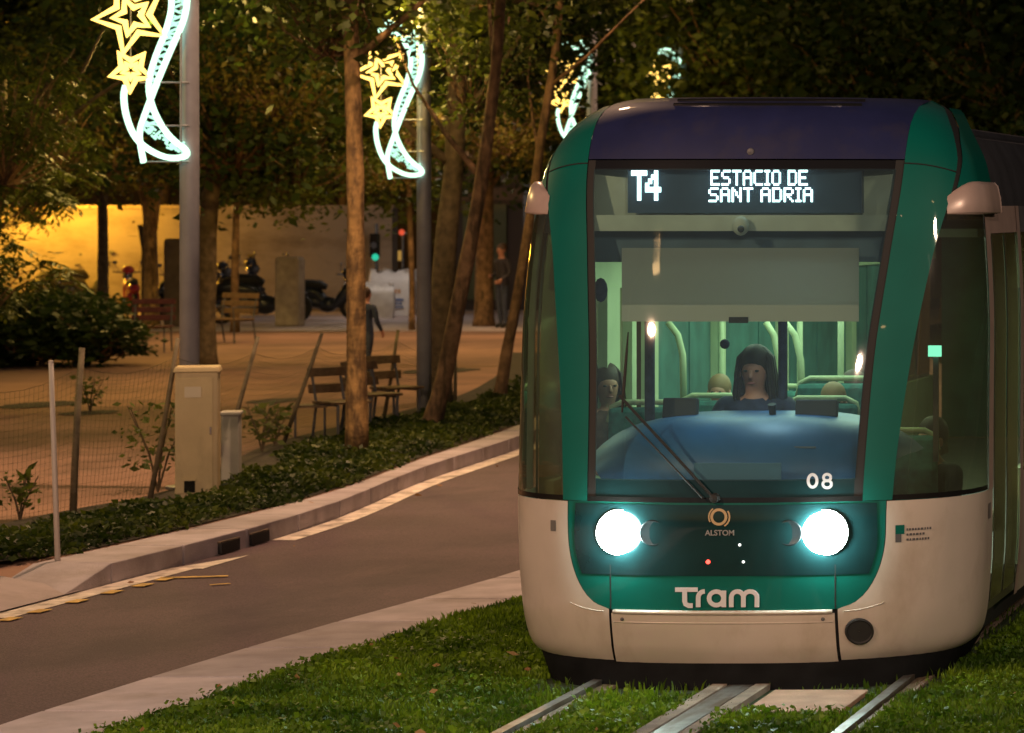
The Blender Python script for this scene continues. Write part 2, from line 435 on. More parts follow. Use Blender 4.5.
# drains in the kerb face
for i, yd_ in enumerate((24.5, 25.12)):
    a = Vector((0, yd_, 0))
    d = empty('kerb_drain', (lerp_x(FK_FRONT, a.y)+.005, a.y, 0))
    tag(d, ('nearer' if i == 0 else 'farther')+' of two dark storm drain openings in the kerb face beside the road', 'drain', 'drain openings in the kerb')
    MB().box((.004, 0, .055), (.03, .36, .085)).build('opening', M_RUB, d)
    MB().box((.0, 0, .102), (.030, .38, .010)).build('lintel', M_RUST, d)
# plaza
pz = MB()
ys2 = [14+i*1.0 for i in range(64)]
pz.strip([(-70, y, .15) for y in ys2], [(lerp_x(FK_BACK, y)-.01, y, .147 if y > 22.5 else .06) for y in ys2])
struct(pz.build('plaza', M_SAND))
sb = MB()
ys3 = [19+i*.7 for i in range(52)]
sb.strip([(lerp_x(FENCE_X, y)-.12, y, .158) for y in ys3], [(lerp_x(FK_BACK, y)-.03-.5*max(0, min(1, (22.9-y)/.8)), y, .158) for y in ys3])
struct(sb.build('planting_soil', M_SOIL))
# paving of the street behind the plaza
st = MB().add([(-70, 64, .156), (-12, 64, .156), (-12, 78, .156), (-70, 78, .156)], [(0, 1, 2, 3)])
struct(st.build('back_pavement', M_PAVE))
for (px_, py_, rx_, ry_) in ((40, 405, .42, .75), (88, 413, .3, .5), (275, 401, .3, .6), (440, 371, .5, .9)):  # flat dark ovals standing for tree pits and the shadow in them
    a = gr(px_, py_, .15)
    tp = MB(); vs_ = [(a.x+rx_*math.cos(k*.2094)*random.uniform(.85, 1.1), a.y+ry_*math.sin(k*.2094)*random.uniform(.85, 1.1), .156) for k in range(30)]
    tp.add(vs_, [tuple(range(30))]); struct(tp.build('pit_shadow', M_SOIL))
# lawn
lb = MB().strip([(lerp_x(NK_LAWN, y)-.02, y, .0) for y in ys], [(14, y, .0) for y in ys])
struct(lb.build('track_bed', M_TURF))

# rails
RL, RC, RR = -4.99, -4.17, -3.30
for x, lb_ in ((RL, 'left rail of the tram track, sunk in grass on the kerb side'), (RR, 'right rail of the tram track, at the foot of the grass verge')):
    M_RC = mat('rail_concrete', (.22, .17, .13), .9, var=.3, scale=5, bump=.4)
    r = empty('tram_rail', (x, 0, 0)); tag(r, lb_, 'rail', 'rails of the tram track')
    m = MB(); m.box((0, 45, .022), (.055, 85, .04)); m.build('rail_head', M_STEEL, r)
    m = MB(); m.box((.06, 45, .010), (.05, 85, .018)); m.build('groove_lip', M_RUST, r)
    m = MB(); m.box((-.045, 45, .010), (.03, 85, .016)); m.box((.10, 45, .010), (.025, 85, .016)); m.build('concrete_edge', M_RC, r)
r = empty('cable_channel', (RC, 0, 0)); tag(r, 'wide steel channel between concrete edges in the middle of the tram track', 'channel')
MB().box((0, 45, .016), (.13, 85, .03)).build('steel_cover', M_STEEL, r)
m = MB(); m.box((-.115, 45, .018), (.08, 85, .034)); m.box((.12, 45, .018), (.08, 85, .034)); m.build('concrete_edge', M_RC, r)
m = MB(); m.box((-.068, 45, .012), (.012, 85, .022)); m.box((.068, 45, .012), (.012, 85, .022)); m.build('joint', M_RUB, r)
sl = MB(); a = gr(742, 712, 0)
sl.box(((RC+RR)/2+.04, 17.05, .012), (RR-RC-.36, .75, .03)); 
s_ = sl.build('paving_slab', mat('terracotta_slab', (.37, .23, .16), .85, var=.2, scale=5, bump=.3), bevel=.006)
tag(s_, 'pinkish paving slab let into the grass between channel and right rail', 'slab')

# grass blades
def blades(name, n, region, hmin, hmax, m, keep, wid=.006, z=0.0, lean=.6):
    mb = MB(); cnt = 0
    vs = []; fs = []
    while cnt < n:
        x, y = region()
        if not keep(x, y): continue
        cl = .5+.5*math.sin(x*3.1+1.3*math.sin(y*2.3))*math.sin(y*2.7+x)
        h = random.uniform(hmin, hmax)*(.55+.7*cl); a = random.uniform(0, 6.283); wd = wid*random.uniform(.7, 1.6)
        dx, dy = math.cos(a)*wd, math.sin(a)*wd
        l = random.uniform(0, lean)*h; b = random.uniform(0, 6.283)
        k = len(vs)
        mx_, my_ = x+math.cos(b)*l*.35, y+math.sin(b)*l*.35
        vs += [(x-dx, y-dy, z), (x+dx, y+dy, z), (mx_+dx*.9, my_+dy*.9, z+h*.6), (mx_-dx*.9, my_-dy*.9, z+h*.6), (x+math.cos(b)*l, y+math.sin(b)*l, z+h)]
        fs += [(k, k+1, k+2, k+3), (k+3, k+2, k+4)]
        cnt += 1
    mb.v = vs; mb.f = fs; mb.mi = [0]*len(fs)
    return mb.build(name, m)
def keep_lawn(x, y):
    if x < lerp_x(NK_LAWN, y)+.01: return False
    for c, hw in ((RL+.02, .075), (RC, .13), (RR+.02, .075)):
        if abs(x-c) < hw+random.uniform(-.03, .03): return False
    if RC+.15 < x < RR-.08 and 16.68 < y < 17.45: return False
    if y > 17.2+.12*(x+4.27)**2+random.uniform(-.12, .12) and -5.35 < x < -3.1 and random.random() < .93: return False  # thins blades so the dark turf base stands for the tram's shadow
    return True
o = blades('lawn_grass', 100000, lambda: (random.uniform(-7.1, -1.9), 15.3+7.5*random.random()**1.25), .025, .065, L_GRASS, keep_lawn)
tag(o, 'short green grass covering the tram track bed', 'grass', kind='stuff')
# clover-like tufts standing out of the lawn
def scatter_leaves(mb, pts, L, droop=.3, wr=.5, up=.3):
    for p in pts:
        a = random.uniform(0, 6.283); e = random.uniform(-droop, up+.5)
        d = Vector((math.cos(a)*math.cos(e), math.sin(a)*math.cos(e), math.sin(e)))
        n = Vector((random.uniform(-1, 1), random.uniform(-1, 1), random.uniform(-1, 1)))
        w_ = d.cross(n)
        if w_.length < 1e-4: continue
        w_.normalize(); l = L*random.choice((.5, .7, .9, 1.0, 1.2, 1.6))*random.uniform(.85, 1.15)
        p = Vector(p)
        mb.add([p, p+d*l*.45+w_*l*wr*.5, p+d*l, p+d*l*.45-w_*l*wr*.5], [(0, 1, 2, 3)])
cl = MB(); pts = []
for i in range(1500):
    x, y = random.uniform(-7.0, -2.0), 15.4+4.5*random.random()**1.3
    if not keep_lawn(x, y) : continue
    for k in range(random.randint(10, 26)):
        q = (x+random.gauss(0, .05), y+random.gauss(0, .05))
        if keep_lawn(*q): pts.append((q[0], q[1], random.uniform(.015, .065)))
scatter_leaves(cl, pts, .024, wr=.95)
tag(cl.build('clover', L_GRASS), 'pale clover leaves scattered through the track lawn', 'clover', kind='stuff')
dl = MB(); pts = []
for i in range(55):
    x, y = random.uniform(-7.6, -1.6), random.uniform(15.6, 21)
    if keep_lawn(x, y) : pts.append((x, y, .07))
for i in range(14):
    y = random.uniform(20, 38); x = random.uniform(lerp_x(FK_BACK, y), lerp_x(FK_FRONT, y)+.6); pts.append((x, y, .16 if x < lerp_x(FK_FRONT, y) else .012))
scatter_leaves(dl, pts, .045, droop=.1, up=-.2, wr=.6)
tag(dl.build('leaf_litter', L_DRY), 'fallen dry brown leaves lying on lawn and kerb', 'leaves', kind='stuff')

# low ground cover along the kerb
gc = MB(); pts = []
tries = 0
while len(pts) < 56000:
    y = 20.4+24.9*random.random()**1.15
    xa, xb = lerp_x(FENCE_X, y)+.36+.12*math.sin(y*1.9), lerp_x(FK_BACK, y)-.05+.05*math.sin(y*3.1)-.65*max(0, min(1, (22.9-y)/.8))
    u = random.random()
    x = xa+(xb-xa)*u
    hh = .11*(.55+.45*math.sin(x*4+y*1.7)*math.sin(y*2.9+x*2))+.035
    edge = min(1, (xb-x)/.25+.25)*min(1, (x-xa)/.2+.3)
    pts.append((x+random.gauss(0, .03), y, .15+hh*edge*random.random()**.5))
scatter_leaves(gc, pts, .045, wr=.65)
tag(gc.build('ground_cover', L_COVER), 'low leafy green ground cover between wire fence and kerb', 'ground cover', kind='stuff')

# =================================================================== TRAM
TX, TY = -4.27, 17.52
tram = empty('tram', (TX, TY, 0))
tag(tram, 'green, navy and white tram number 08 with both headlights blazing, coming along the grass track', 'tram')
W_ = [(.13, 1.17), (.17, 1.235), (.25, 1.275), (.40, 1.30), (.7, 1.32), (1.0, 1.325), (1.9, 1.325), (2.6, 1.285), (2.9, 1.225), (3.05, 1.15), (3.18, 1.06), (3.25, .98), (3.29, .86)]
T0_ = [(.13, .11), (.25, .05), (.45, .005), (.9, .0), (1.1, .02), (1.4, .08), (1.9, .19), (2.4, .33), (2.9, .48), (3.1, .57), (3.2, .66), (3.26, .80), (3.29, 1.0)]
TC_ = [(.13, .90), (1.0, .87), (2.0, .91), (2.6, .97), (2.9, 1.03), (3.1, 1.15), (3.29, 1.6)]
NEXP = 2.4
def surf(u, z, off=0.0):
    w_ = interp(W_, z); t0 = interp(T0_, z); D = interp(TC_, z)-t0
    s = abs(u); sg = 1 if u >= 0 else -1
    def pt(s_, z_):
        w2 = interp(W_, z_); t2 = interp(T0_, z_); D2 = interp(TC_, z_)-t2
        if s_ <= 1:
            th = s_*math.pi/2
            return Vector((w2*math.sin(th)**(2/NEXP), t2+D2*(1-max(0, math.cos(th))**(2/NEXP)), z_))
        return Vector((w2, t2+D2+(s_-1), z_))
    p = pt(s, z)
    if off:
        e = .004
        du = pt(s+e, z)-pt(max(s-e, 0), z)
        za, zb = max(.13, z-.01), min(3.29, z+.01)
        dz = pt(s, zb)-pt(s, za)
        n = du.cross(dz)
        if n.length > 1e-9:
            n.normalize(); 
            if n.y > 0 and s < .5 or n.x < 0 and s >= .5: n = -n
            p = p+n*off
    return Vector((p.x*sg, p.y, p.z))
def su(s, z):        # lateral metres -> u
    w_ = interp(W_, z); q = min(1, abs(s)/w_)
    return math.copysign(math.asin(q**(NEXP/2))/(math.pi/2), s)
def patch(name, m, z0, z1, fL, fR, nz=16, nu=16, off=0.0, parent=tram, solid=0, smooth=True, topz=None, botz=None, inu=False):
    """fL, fR: functions of z giving lateral metres (or u when inu) of the patch edges."""
    mb = MB(); vs = []
    for i in range(nz+1):
        k = i/nz
        zc = z0+(z1-z0)*k
        a, b = fL(zc), fR(zc)
        if not inu: a, b = su(a, zc), su(b, zc)
        for j in range(nu+1):
            u = a+(b-a)*j/nu
            z = zc
            if topz or botz:
                zb = botz(u) if botz else z0; zt = topz(u) if topz else z1
                z = zb+(zt-zb)*k
            vs.append(surf(u, z, off))
    fs = []
    for i in range(nz):
        for j in range(nu):
            p = i*(nu+1)+j
            fs.append((p, p+1, p+nu+2, p+nu+1))
    mb.add(vs, fs)
    return mb.build(name, m, parent, smooth=smooth, solid=solid)
def surf_s(s, z, off=0): return surf(su(s, z), z, off)

pin = lambda z: interp([(1.0, .755), (1.3, .765), (1.8, .79), (2.36, .845), (2.9, .895), (3.29, .90)], z)      # inner edge of green pillar
pout = lambda z: interp([(1.0, .905), (1.3, .925), (1.8, .98), (2.36, 1.065), (2.9, 1.16), (3.05, 1.12), (3.2, 1.03), (3.29, .93)], z)
def sU(z):
    if z <= .45: return .625
    if z < .88: return .625+.25*math.sqrt(max(0, 1-((.88-z)/.43)**2))
    return .875+.02*(z-.88)
# lower body
for sg in (-1, 1):
    f_in = lambda z, sg=sg: su(sg*(sU(z)+.004), z)
    f_out = lambda z, sg=sg: sg*1.19
    a, b = (f_out, f_in) if sg < 0 else (f_in, f_out)
    p = patch('lower_side_panel', M_WHITE, .135, 1.03, a, b, nz=26, nu=26, inu=True)
    # crease beside the bumper
    m = MB(); m.tube([surf_s(sg*(.66+.026*k), .432+.0006*k*k, .001) for k in range(9)], [.003]*9, 6)
    m.build('crease', M_WHITE, p, smooth=True)
    # emblem and small print
    if sg > 0:
        m = MB()
        for (c, z_, w2, h2, mi) in ((.925, .845, .045, .05, 0),):
            m.add([surf_s(c, z_, .004), surf_s(c+w2, z_, .004), surf_s(c+w2, z_+h2, .004), surf_s(c, z_+h2, .004)], [(0, 1, 2, 3)], 0)
        m.add([surf_s(.925, .80, .004), surf_s(.955, .80, .004), surf_s(.955, .845, .004), surf_s(.925, .845, .004)], [(0, 1, 2, 3)], 1)
        m.build('emblem', [M_GREEN, M_DGREY], p)
        m = MB()
        for k, ln in enumerate((.12, .09, .105)):
            z_ = .862-k*.028; x = .98
            while x < .98+ln:
                wd = random.uniform(.006, .014)
                m.add([surf_s(x, z_, .004), surf_s(x+wd, z_, .004), surf_s(x+wd, z_+.012, .004), surf_s(x, z_+.012, .004)], [(0, 1, 2, 3)])
                x += wd+.005
        m.build('small_print', M_DGREY, p)
        m = MB()
        m.add([surf(1.02, .86, .004), surf(1.10, .86, .004), surf(1.10, .95, .004), surf(1.02, .95, .004)], [(0, 1, 2, 3)])
        m.build('notice', mat('notice_grey', (.16, .15, .14), .6), p)
        c = surf_s(.735, .315, .004)
        m = MB()
        rim = lambda r_, o_: [surf_s(.735+r_*math.cos(a_*math.pi/14), .315+r_*math.sin(a_*math.pi/14), o_) for a_ in range(28)]
        rs = [rim(.075, .0), rim(.074, .010), rim(.066, .013), rim(.060, .006), rim(.03, .005), rim(.002, .005)]
        m.add([v for r_ in rs for v in r_], [(i*28+j, i*28+(j+1) % 28, (i+1)*28+(j+1) % 28, (i+1)*28+j) for i in range(5) for j in range(28)])
        m.build('coupler_cap', M_RUB, p, smooth=False)
    else:
        m = MB()
        m.add([surf_s(-.99, .86, .004), surf_s(-.955, .86, .004), surf_s(-.955, .92, .004), surf_s(-.99, .92, .004)], [(0, 1, 2, 3)])
        m.build('notice', MATS.get('notice_grey') or mat('notice_grey', (.16, .15, .14), .6), p)
# bumper centre panel with its ledge
bp = patch('bumper', M_WHITE, .145, .425, lambda z: -.612, lambda z: .612, nz=14, nu=24, off=.006)
m = MB()
for zz, of, rr in ((.432, .004, .013),):
    m.tube([surf_s(-.60+1.2*k/24, zz, of) for k in range(25)], rr, 8)
m.build('bumper_lip', M_WHITE, bp, smooth=True)
m = MB(); m.tube([surf_s(-.60+1.2*k/24, .375, .002) for k in range(25)], .007, 6)
m.build('bumper_crease', M_WHITE, bp, smooth=True)
for s in (-.55, .55):
    MB().lathe([(0, .012), (.009, .010), (.011, 0)], surf_s(s, .392, .004), axis='Y', n=10).build('screw', M_DGREY, bp)
# dark seams behind the gaps + inner hull below the skin
patch('gap_seal', M_RUB, .15, 1.06, lambda z: -.93, lambda z: .93, nz=10, nu=20, off=-.02)
# skirt under the body, near black down to the ground for the shadow there
sk = MB(); n = 44; vs = []
for i in range(n+1):
    u = -1.6+3.2*i/n; p = surf(u, .16, -.015); vs.append((p.x, p.y, .17))
for i in range(n+1):
    u = -1.6+3.2*i/n; p = surf(u, .13, -.03); vs.append((p.x*.97, p.y-.09, .0))
sk.add(vs, [(i, i+1, n+2+i, n+1+i) for i in range(n)])
sk.build('skirt', M_SKIRT, tram, smooth=True)
MB().box((0, 7.0, .20), (2.3, 12.0, .18)).build('underframe', M_RUB, tram)
for t_ in (2.6, 4.5, 9, 11):
    for s_ in (-.75, .75):
        m = MB(); m.lathe([(.05, -.06), (.25, -.06), (.28, -.05), (.28, .04), (.31, .06), (.05, .06)], (s_, t_, .30), axis='X', n=24)
        m.build('wheel', M_RUST, tram, smooth=False)

# green lower front
gf = patch('green_front', M_GREEN, .445, 1.035, lambda z: -sU(z), lambda z: sU(z), nz=26, nu=36)
for sg in (-1, 1):
    m = MB(); m.tube([surf_s(sg*.617, .45+.03*k, .002) for k in range(9)], .004, 5); m.build('panel_seam', M_RUB, gf)
nw = lambda z: min(.835, sU(z)-.035)-.03*abs(z-.85)
npn = patch('nose_panel', M_NOSE, .635, 1.022, lambda z: -nw(z), lambda z: nw(z), nz=18, nu=34, off=.004)
patch('nose_trim', M_BLACK, 1.034, 1.062, lambda z: -.885, lambda z: .885, nz=2, nu=30, off=.003)

# headlights
M_HL = emit_mat('headlight_lamp', (.78, 1.0, .93), 75)
M_HL2 = emit_mat('headlight_soft', (.75, 1.0, .88), 1.1)
M_REFL = mat('reflector', (.75, .78, .78), .22, metal=.9)
for sg in (-1, 1):
    c = surf_s(sg*.565, .868, .0)
    h = empty('headlight', (c.x, c.y, c.z)); h.parent = tram
    m = MB(); m.lathe([(.128, -.05), (.129, .002), (.127, .004), (.124, .003), (.118, .0), (.114, .0)], (0, 0, 0), axis='Y', n=36)
    m.build('headlight_bezel', M_REFL, h, smooth=True)
    m = MB(); m.lathe([(.116, -.03), (.116, .040), (.110, .060), (.094, .080), (.066, .094), (.033, .102), (0, .104)], (0, 0, 0), axis='Y', n=36)
    m.build('headlight_lens', M_HL, h, smooth=True)
    c2 = surf_s(sg*.375, .868, .0)-c
    m = MB(); m.lathe([(.070, -.01), (.071, .006), (.066, .008), (.060, .004), (.03, .002), (0, 0.002)], c2, axis='Y', n=28)
    m.build('signal_lamp', mat('signal_glass', (.02, .03, .035), .4, coat=.2), h, smooth=True)
    c3 = surf_s(sg*.53, .70, .0)-c
    m = MB()
    for k in range(3): m.lathe([(0, .010), (.010, .008), (.012, 0)], c3+Vector((k*.035-.03-sg*.28, 0, 0)), axis='Y', n=10)
    m.build('marker_lens', M_HL2, h)
m = MB(); m.lathe([(0, .014), (.010, .010), (.012, 0)], surf_s(-.065, .712, .004), axis='Y', n=12); 
m.build('red_marker', emit_mat('red_marker', (1, .06, .04), 5), tram)
M_WGLINT = emit_mat('white_glint', (1, .98, .9), 2.2)  # glowing dots in place of reflections on the nose
for (s, z) in ((.108, .805), (.128, .712)): MB().lathe([(0, .010), (.006, .008), (.008, 0)], surf_s(s, z, .004), axis='Y', n=10).build('white_glint', M_WGLINT, tram)

# windscreen surround and glass
WZ0, WZ1 = 1.062, 2.90
fr = MB()
def ring_patch(name, m, a0, a1, zlo, zhi, off):
    return patch(name, m, zlo, zhi, a0, a1, nz=30, nu=4, off=off)
for sg in (-1, 1):
    f1 = lambda z, sg=sg: sg*(pin(z)+.012); f2 = lambda z, sg=sg: sg*(pin(z)-.045)
    a, b = (f1, f2) if sg < 0 else (f2, f1)
    patch('windscreen_frame', M_RUB, WZ0, WZ1+.02, a, b, nz=30, nu=4, off=-.002)
patch('windscreen_frame', M_BLACK, WZ1-.035, WZ1+.02, lambda z: -pin(z)+.045, lambda z: pin(z)-.045, nz=2, nu=30, off=-.003)
patch('windscreen_frame', M_NOSE, WZ0, 1.16, lambda z: -pin(z)+.045, lambda z: pin(z)-.045, nz=3, nu=30, off=-.003)
wsn = patch('windscreen', G_WIND, WZ0+.09, WZ1-.03, lambda z: -pin(z)+.04, lambda z: pin(z)-.04, nz=30, nu=30, off=.0)
# green pillars
for sg in (-1, 1):
    f1 = lambda z, sg=sg: sg*pout(z); f2 = lambda z, sg=sg: sg*pin(z)
    a, b = (f1, f2) if sg < 0 else (f2, f1)
    pl = patch('front_pillar', M_GREEN, 1.036, 3.285, a, b, nz=44, nu=8, off=.006)
    m = MB(); m.tube([surf_s(sg*(pin(2.86)+(pout(2.86)-pin(2.86))*k/8), 2.90-.008*k*sg*0-.012*(k/8)**2*4, .007) for k in range(9)], .004, 6)
    m.build('pillar_seam', M_RUB, pl)
# navy fascia over the windscreen
fa = patch('top_fascia', M_NAVY, 2.925, 3.287, lambda z: -pin(z), lambda z: pin(z), nz=22, nu=36, off=.002)
for k, zz in enumerate((3.235, 3.262)):
    m = MB(); m.tube([surf_s(-.45+1.06*i/20, zz, .004) for i in range(21)], .011, 6); m.build('vent_slot', M_BLACK, fa)
m = MB(); m.lathe([(0, .014), (.018, .010), (.022, 0)], surf_s(.05, 2.965, .002), axis='Y', n=12); m.build('camera_dome', M_DGREY, fa)
# roof
rf = MB(); n = 20; vs = []
rings = [(.98, 3.285, .86)]
us = [-1.12+2.24*i/40 for i in range(41)]
top = [surf(u, 3.285, .0) for u in us]
back = [Vector((p.x*.96, max(p.y, 2.2)+.4, 3.24)) for p in top]
rf.add(top+back, [(i, i+1, 42+i, 41+i) for i in range(40)])
rf.build('front_roof', M_NAVY, tram, smooth=True)
# green roof corner panels behind the pillar
for sg in (-1, 1):
    ua = lambda z, sg=sg: su(sg*(pout(z)+.022), z); ub = lambda z, sg=sg: sg*1.42
    a, b = (ub, ua) if sg < 0 else (ua, ub)
    patch('roof_corner_panel', M_GREEN, 2.76, 3.24, a, b, nz=16, nu=14, off=.004, inu=True)
    ua2 = lambda z, sg=sg: su(sg*(pout(z)-.01), z); ub2 = lambda z, sg=sg: su(sg*(pout(z)+.03), z)
    a, b = (ub2, ua2) if sg < 0 else (ua2, ub2)
    patch('corner_seam', M_RUB, 2.70, 3.26, a, b, nz=16, nu=3, off=-.002, inu=True)
# camera housings above the cab side windows
for sg in (-1, 1):
    mb = MB(); prof = [(2.612, .0), (2.613, .045), (2.62, .052), (2.70, .054), (2.765, .050), (2.79, .035), (2.80, 0.0)]
    vs = []; nu = 12
    for (z, o_) in prof:
        for j in range(nu+1):
            e = math.sin(min(1, (j/nu)*3.0)*math.pi/2)
            u = sg*(su(pout(2.62)+.01, 2.62)+(1.34-su(pout(2.62), 2.62))*j/nu)
            zz = 2.612+(z-2.612)*(.55+.45*e) if z > 2.64 else z
            vs.append(surf(u, zz, o_*e+.004))
    fs = [(i*(nu+1)+j, i*(nu+1)+j+1, (i+1)*(nu+1)+j+1, (i+1)*(nu+1)+j) for i in range(len(prof)-1) for j in range(nu)]
    k0 = len(prof)-1
    fs.append(tuple(i*(nu+1)+nu for i in range(len(prof)))); fs.append(tuple((nu+1)*0+j for j in range(nu+1)))
    mb.add(vs, fs); mb.build('camera_housing', M_SILVER, tram, smooth=True)
# cab side windows, silver posts, doors, body behind
for sg in (-1, 1):
    def pp(name, m, z0, z1, ua, ub, nz=10, nu=8, off=0.0, parent=tram, solid=0):
        fa_ = ua if callable(ua) else (lambda z, v=ua: v); fb_ = ub if callable(ub) else (lambda z, v=ub: v)
        f1 = lambda z: sg*fa_(z); f2 = lambda z: sg*fb_(z)
        a, b = (f2, f1) if sg < 0 else (f1, f2)
        return patch(name, m, z0, z1, a, b, nz=nz, nu=nu, off=off, inu=True, parent=parent, solid=solid)
    po = lambda z: su(pout(z)-.004, z)
    cw = pp('cab_side_window', G_SIDE, 1.04, 2.64, po, 1.0, nz=18, nu=12)
    pp('window_frame', M_BLACK, 1.034, 1.062, po, 1.0, nz=2, nu=10, off=.004, parent=cw)
    pp('window_frame', M_BLACK, 1.06, 2.62, 1.0-.012, 1.0, nz=10, nu=2, off=.003, parent=cw)
    pp('silver_post', M_SILVER, 1.03, 2.66, 1.0, 1.16, nz=12, nu=4, off=.008)
    # door
    dr = pp('door', mat('door_frame', (.10, .10, .07), .35, coat=.3), .31, .36, 1.20, 2.20, nz=2, nu=4, off=.0)
    pp('door_glass', G_DOOR, .36, 2.5, 1.235, 1.68, nz=8, nu=3, parent=dr)
    pp('door_glass', G_DOOR, .36, 2.5, 1.72, 2.165, nz=8, nu=3, parent=dr)
    for (ua, ub) in ((1.20, 1.235), (1.68, 1.72), (2.165, 2.20)):
        pp('door_stile', MATS['door_frame'], .36, 2.5, ua, ub, nz=8, nu=1, parent=dr, off=.004)
    pp('door_header', M_SILVER, 2.5, 2.66, 1.16, 2.26, nz=3, nu=4, off=.003)
    pp('door_seal', M_RUB, .14, 2.5, 1.16, 1.20, nz=12, nu=1, off=-.005)
    pp('silver_post', M_SILVER, .28, 2.66, 2.20, 2.32, nz=12, nu=3, off=.008)
    pp('body_side', M_WHITE, .28, 1.03, 2.32, 14.0, nz=6, nu=8)
    pp('side_glazing', G_DOOR, 1.03, 2.5, 2.32, 14.0, nz=6, nu=8)
    for k in range(6):
        pp('window_post', M_BLACK, 1.03, 2.5, 4.2+k*1.8, 4.32+k*1.8, nz=6, nu=1, off=.003)
    pp('upper_band', M_DGREY, 2.5, 2.66, 2.26, 14.0, nz=2, nu=6)
    pp('roof_edge', MATS.get('roof_dark') or mat('roof_dark', (.035, .037, .045), .6, var=.2, scale=5), 2.655, 3.06, 1.41, 14.0, nz=8, nu=10, off=-.006)
m = MB(); m.box((0, 8.0, 3.03), (2.20, 13.0, .10)); m.box((0, 5.0, 3.10), (1.9, 5.8, .10)); m.box((0, 11, 3.10), (1.8, 4.6, .12))
m.build('roof', mat('roof_dark', (.035, .037, .045), .6, var=.2, scale=5), tram, bevel=.04)

# ---- interior
IN = MB()
inner = empty('cabin', (0, 0, 0)); inner.parent = tram
def ib(name, m, c, d, **k):
    return MB().box(c, d, **k).build(name, m, inner)
ib('floor', M_DGREY, (0, 7.0, .42), (2.4, 12.2, .05))
ib('ceiling', M_LINING, (0, 7.6, 2.50), (2.36, 12.4, .05))
ib('end_wall', M_LINDK, (0, 13.85, 1.45), (2.4, .05, 2.1))
# left lining with columns and dark windows (seen slantwise through the windscreen)
m = MB(); m.box((-1.24, 7.6, .72), (.05, 12, .6)); m.box((-1.24, 7.6, 2.32), (.05, 12, .34)); m.build('wall_lining', M_LINING, inner)
m = MB(); m.box((1.24, 8.0, .72), (.05, 11, .6)); m.box((1.24, 8.0, 2.32), (.05, 11, .34)); m.build('wall_lining', M_LINING, inner)
m = MB()
for t_, w2 in ((2.25, .28), (2.72, .10), (3.2, .20), (5.0, .22), (7.0, .22), (9.6, .2)):
    m.box((-1.235, t_, 1.58), (.06, w2, 1.16))
m.build('wall_column', M_LINING, inner)
m = MB()
for t_ in (4.35, 6.1, 8.0, 9.8, 11.6): m.box((1.235, t_, 1.58), (.06, .16, 1.16))
m.build('wall_column', M_LINING, inner)
m = MB()      # teal ribbed blinds/partition glazing between the columns
for k in range(26):
    t_ = 3.45+k*.34
    m.box((-1.262-.004*(k % 3), t_, 1.58), (.015, .338, 1.14))
m.build('ribbed_panel', M_LINDK, inner)
m = MB()
for (px_, t_, r_) in ((650, 1.35, .022), (783, 1.35, .020)):
    s_ = 4.27-(1500-px_)*(1+t_/17.52)/182.6
    m.tube([(s_, t_, .9), (s_, t_, 2.5)], r_*1.4, 8)
m.build('cab_partition_post', M_CLOTHN, inner, smooth=True)
def S_(px_, t_): return 4.27-(1500-px_)*(1+t_/17.52)/182.6
def Z_(py_, t_): return H-(py_-206)*(1+t_/17.52)/182.6
def Q(px_, py_, t_): return Vector((S_(px_, t_), t_, Z_(py_, t_)))
hr = []
for (pxs, t_) in ((((668, 322), (678, 335), (683, 355), (684, 405)), 2.6), (((766, 322), (774, 335), (779, 360), (780, 410)), 3.2), (((785, 322), (795, 335), (801, 360), (803, 410)), 3.0)):
    m = MB(); m.tube([Q(a, b, t_) for a, b in pxs], .022, 8); m.build('grab_rail', M_LINING, inner, smooth=True)
m = MB()
for (px_, t_) in ((721, 4.2), (841, 2.4), (800, 3.8)):
    s_ = S_(px_, t_); m.tube([(s_, t_, .45), (s_, t_, 2.48)], .02, 8)
m.build('upright_pole', M_LINING, inner, smooth=True)
# seats
for (px_, py_, t_, wd) in ((838, 388, 2.2, .50), (822, 408, 1.9, .45), (720, 405, 2.4, .5), (650, 412, 1.9, .5), (905, 440, 1.9, .4), (775, 395, 4.0, .5)):
    c = Q(px_, py_, t_)
    st_ = empty('passenger_seat', c); st_.parent = inner
    m = MB(); m.box((0, 0, -.28), (wd, .07, .62)); m.build('seat_back', M_SEAT, st_, bevel=.03)
    m = MB(); m.box((0, .22, -.60), (wd, .42, .08)); m.build('seat_cushion', M_SEAT, st_, bevel=.02)
    m = MB(); m.tube([(-wd/2, 0, -.06), (-wd/2+.02, 0, .03), (-wd/2+.08, 0, .06), (wd/2-.08, 0, .06), (wd/2-.02, 0, .03), (wd/2, 0, -.06)], .018, 8)
    m.build('seat_handle', M_LINING, st_, smooth=True)
# interior lamps
M_CEIL = emit_mat('ceiling_lamp', (.80, 1.0, .62), 5)
for s_ in (-.55, .55):
    MB().box((s_, 7.2, 2.468), (.14, 10.5, .02)).build('ceiling_lamp', M_CEIL, inner)
a = surf_s(.60, 2.44, -.12)
m = MB(); m.lathe([(.0, .03), (.025, .028), (.042, .014), (.046, 0)], Q(851, 246, .75), axis='Y', n=20)
m.build('cab_lamp', emit_mat('cab_lamp', (1, .97, .75), 9), inner, smooth=True)
p_ = Q(935, 351, 1.5)
MB().box(tuple(p_), (.075, .03, .065)).build('lit_screen', emit_mat('screen_cyan', (.25, 1, .85), 3), inner)
MB().box((p_.x, p_.y+.04, p_.z-.35), (.03, .03, .62)).build('screen_stand', M_DGREY, inner)
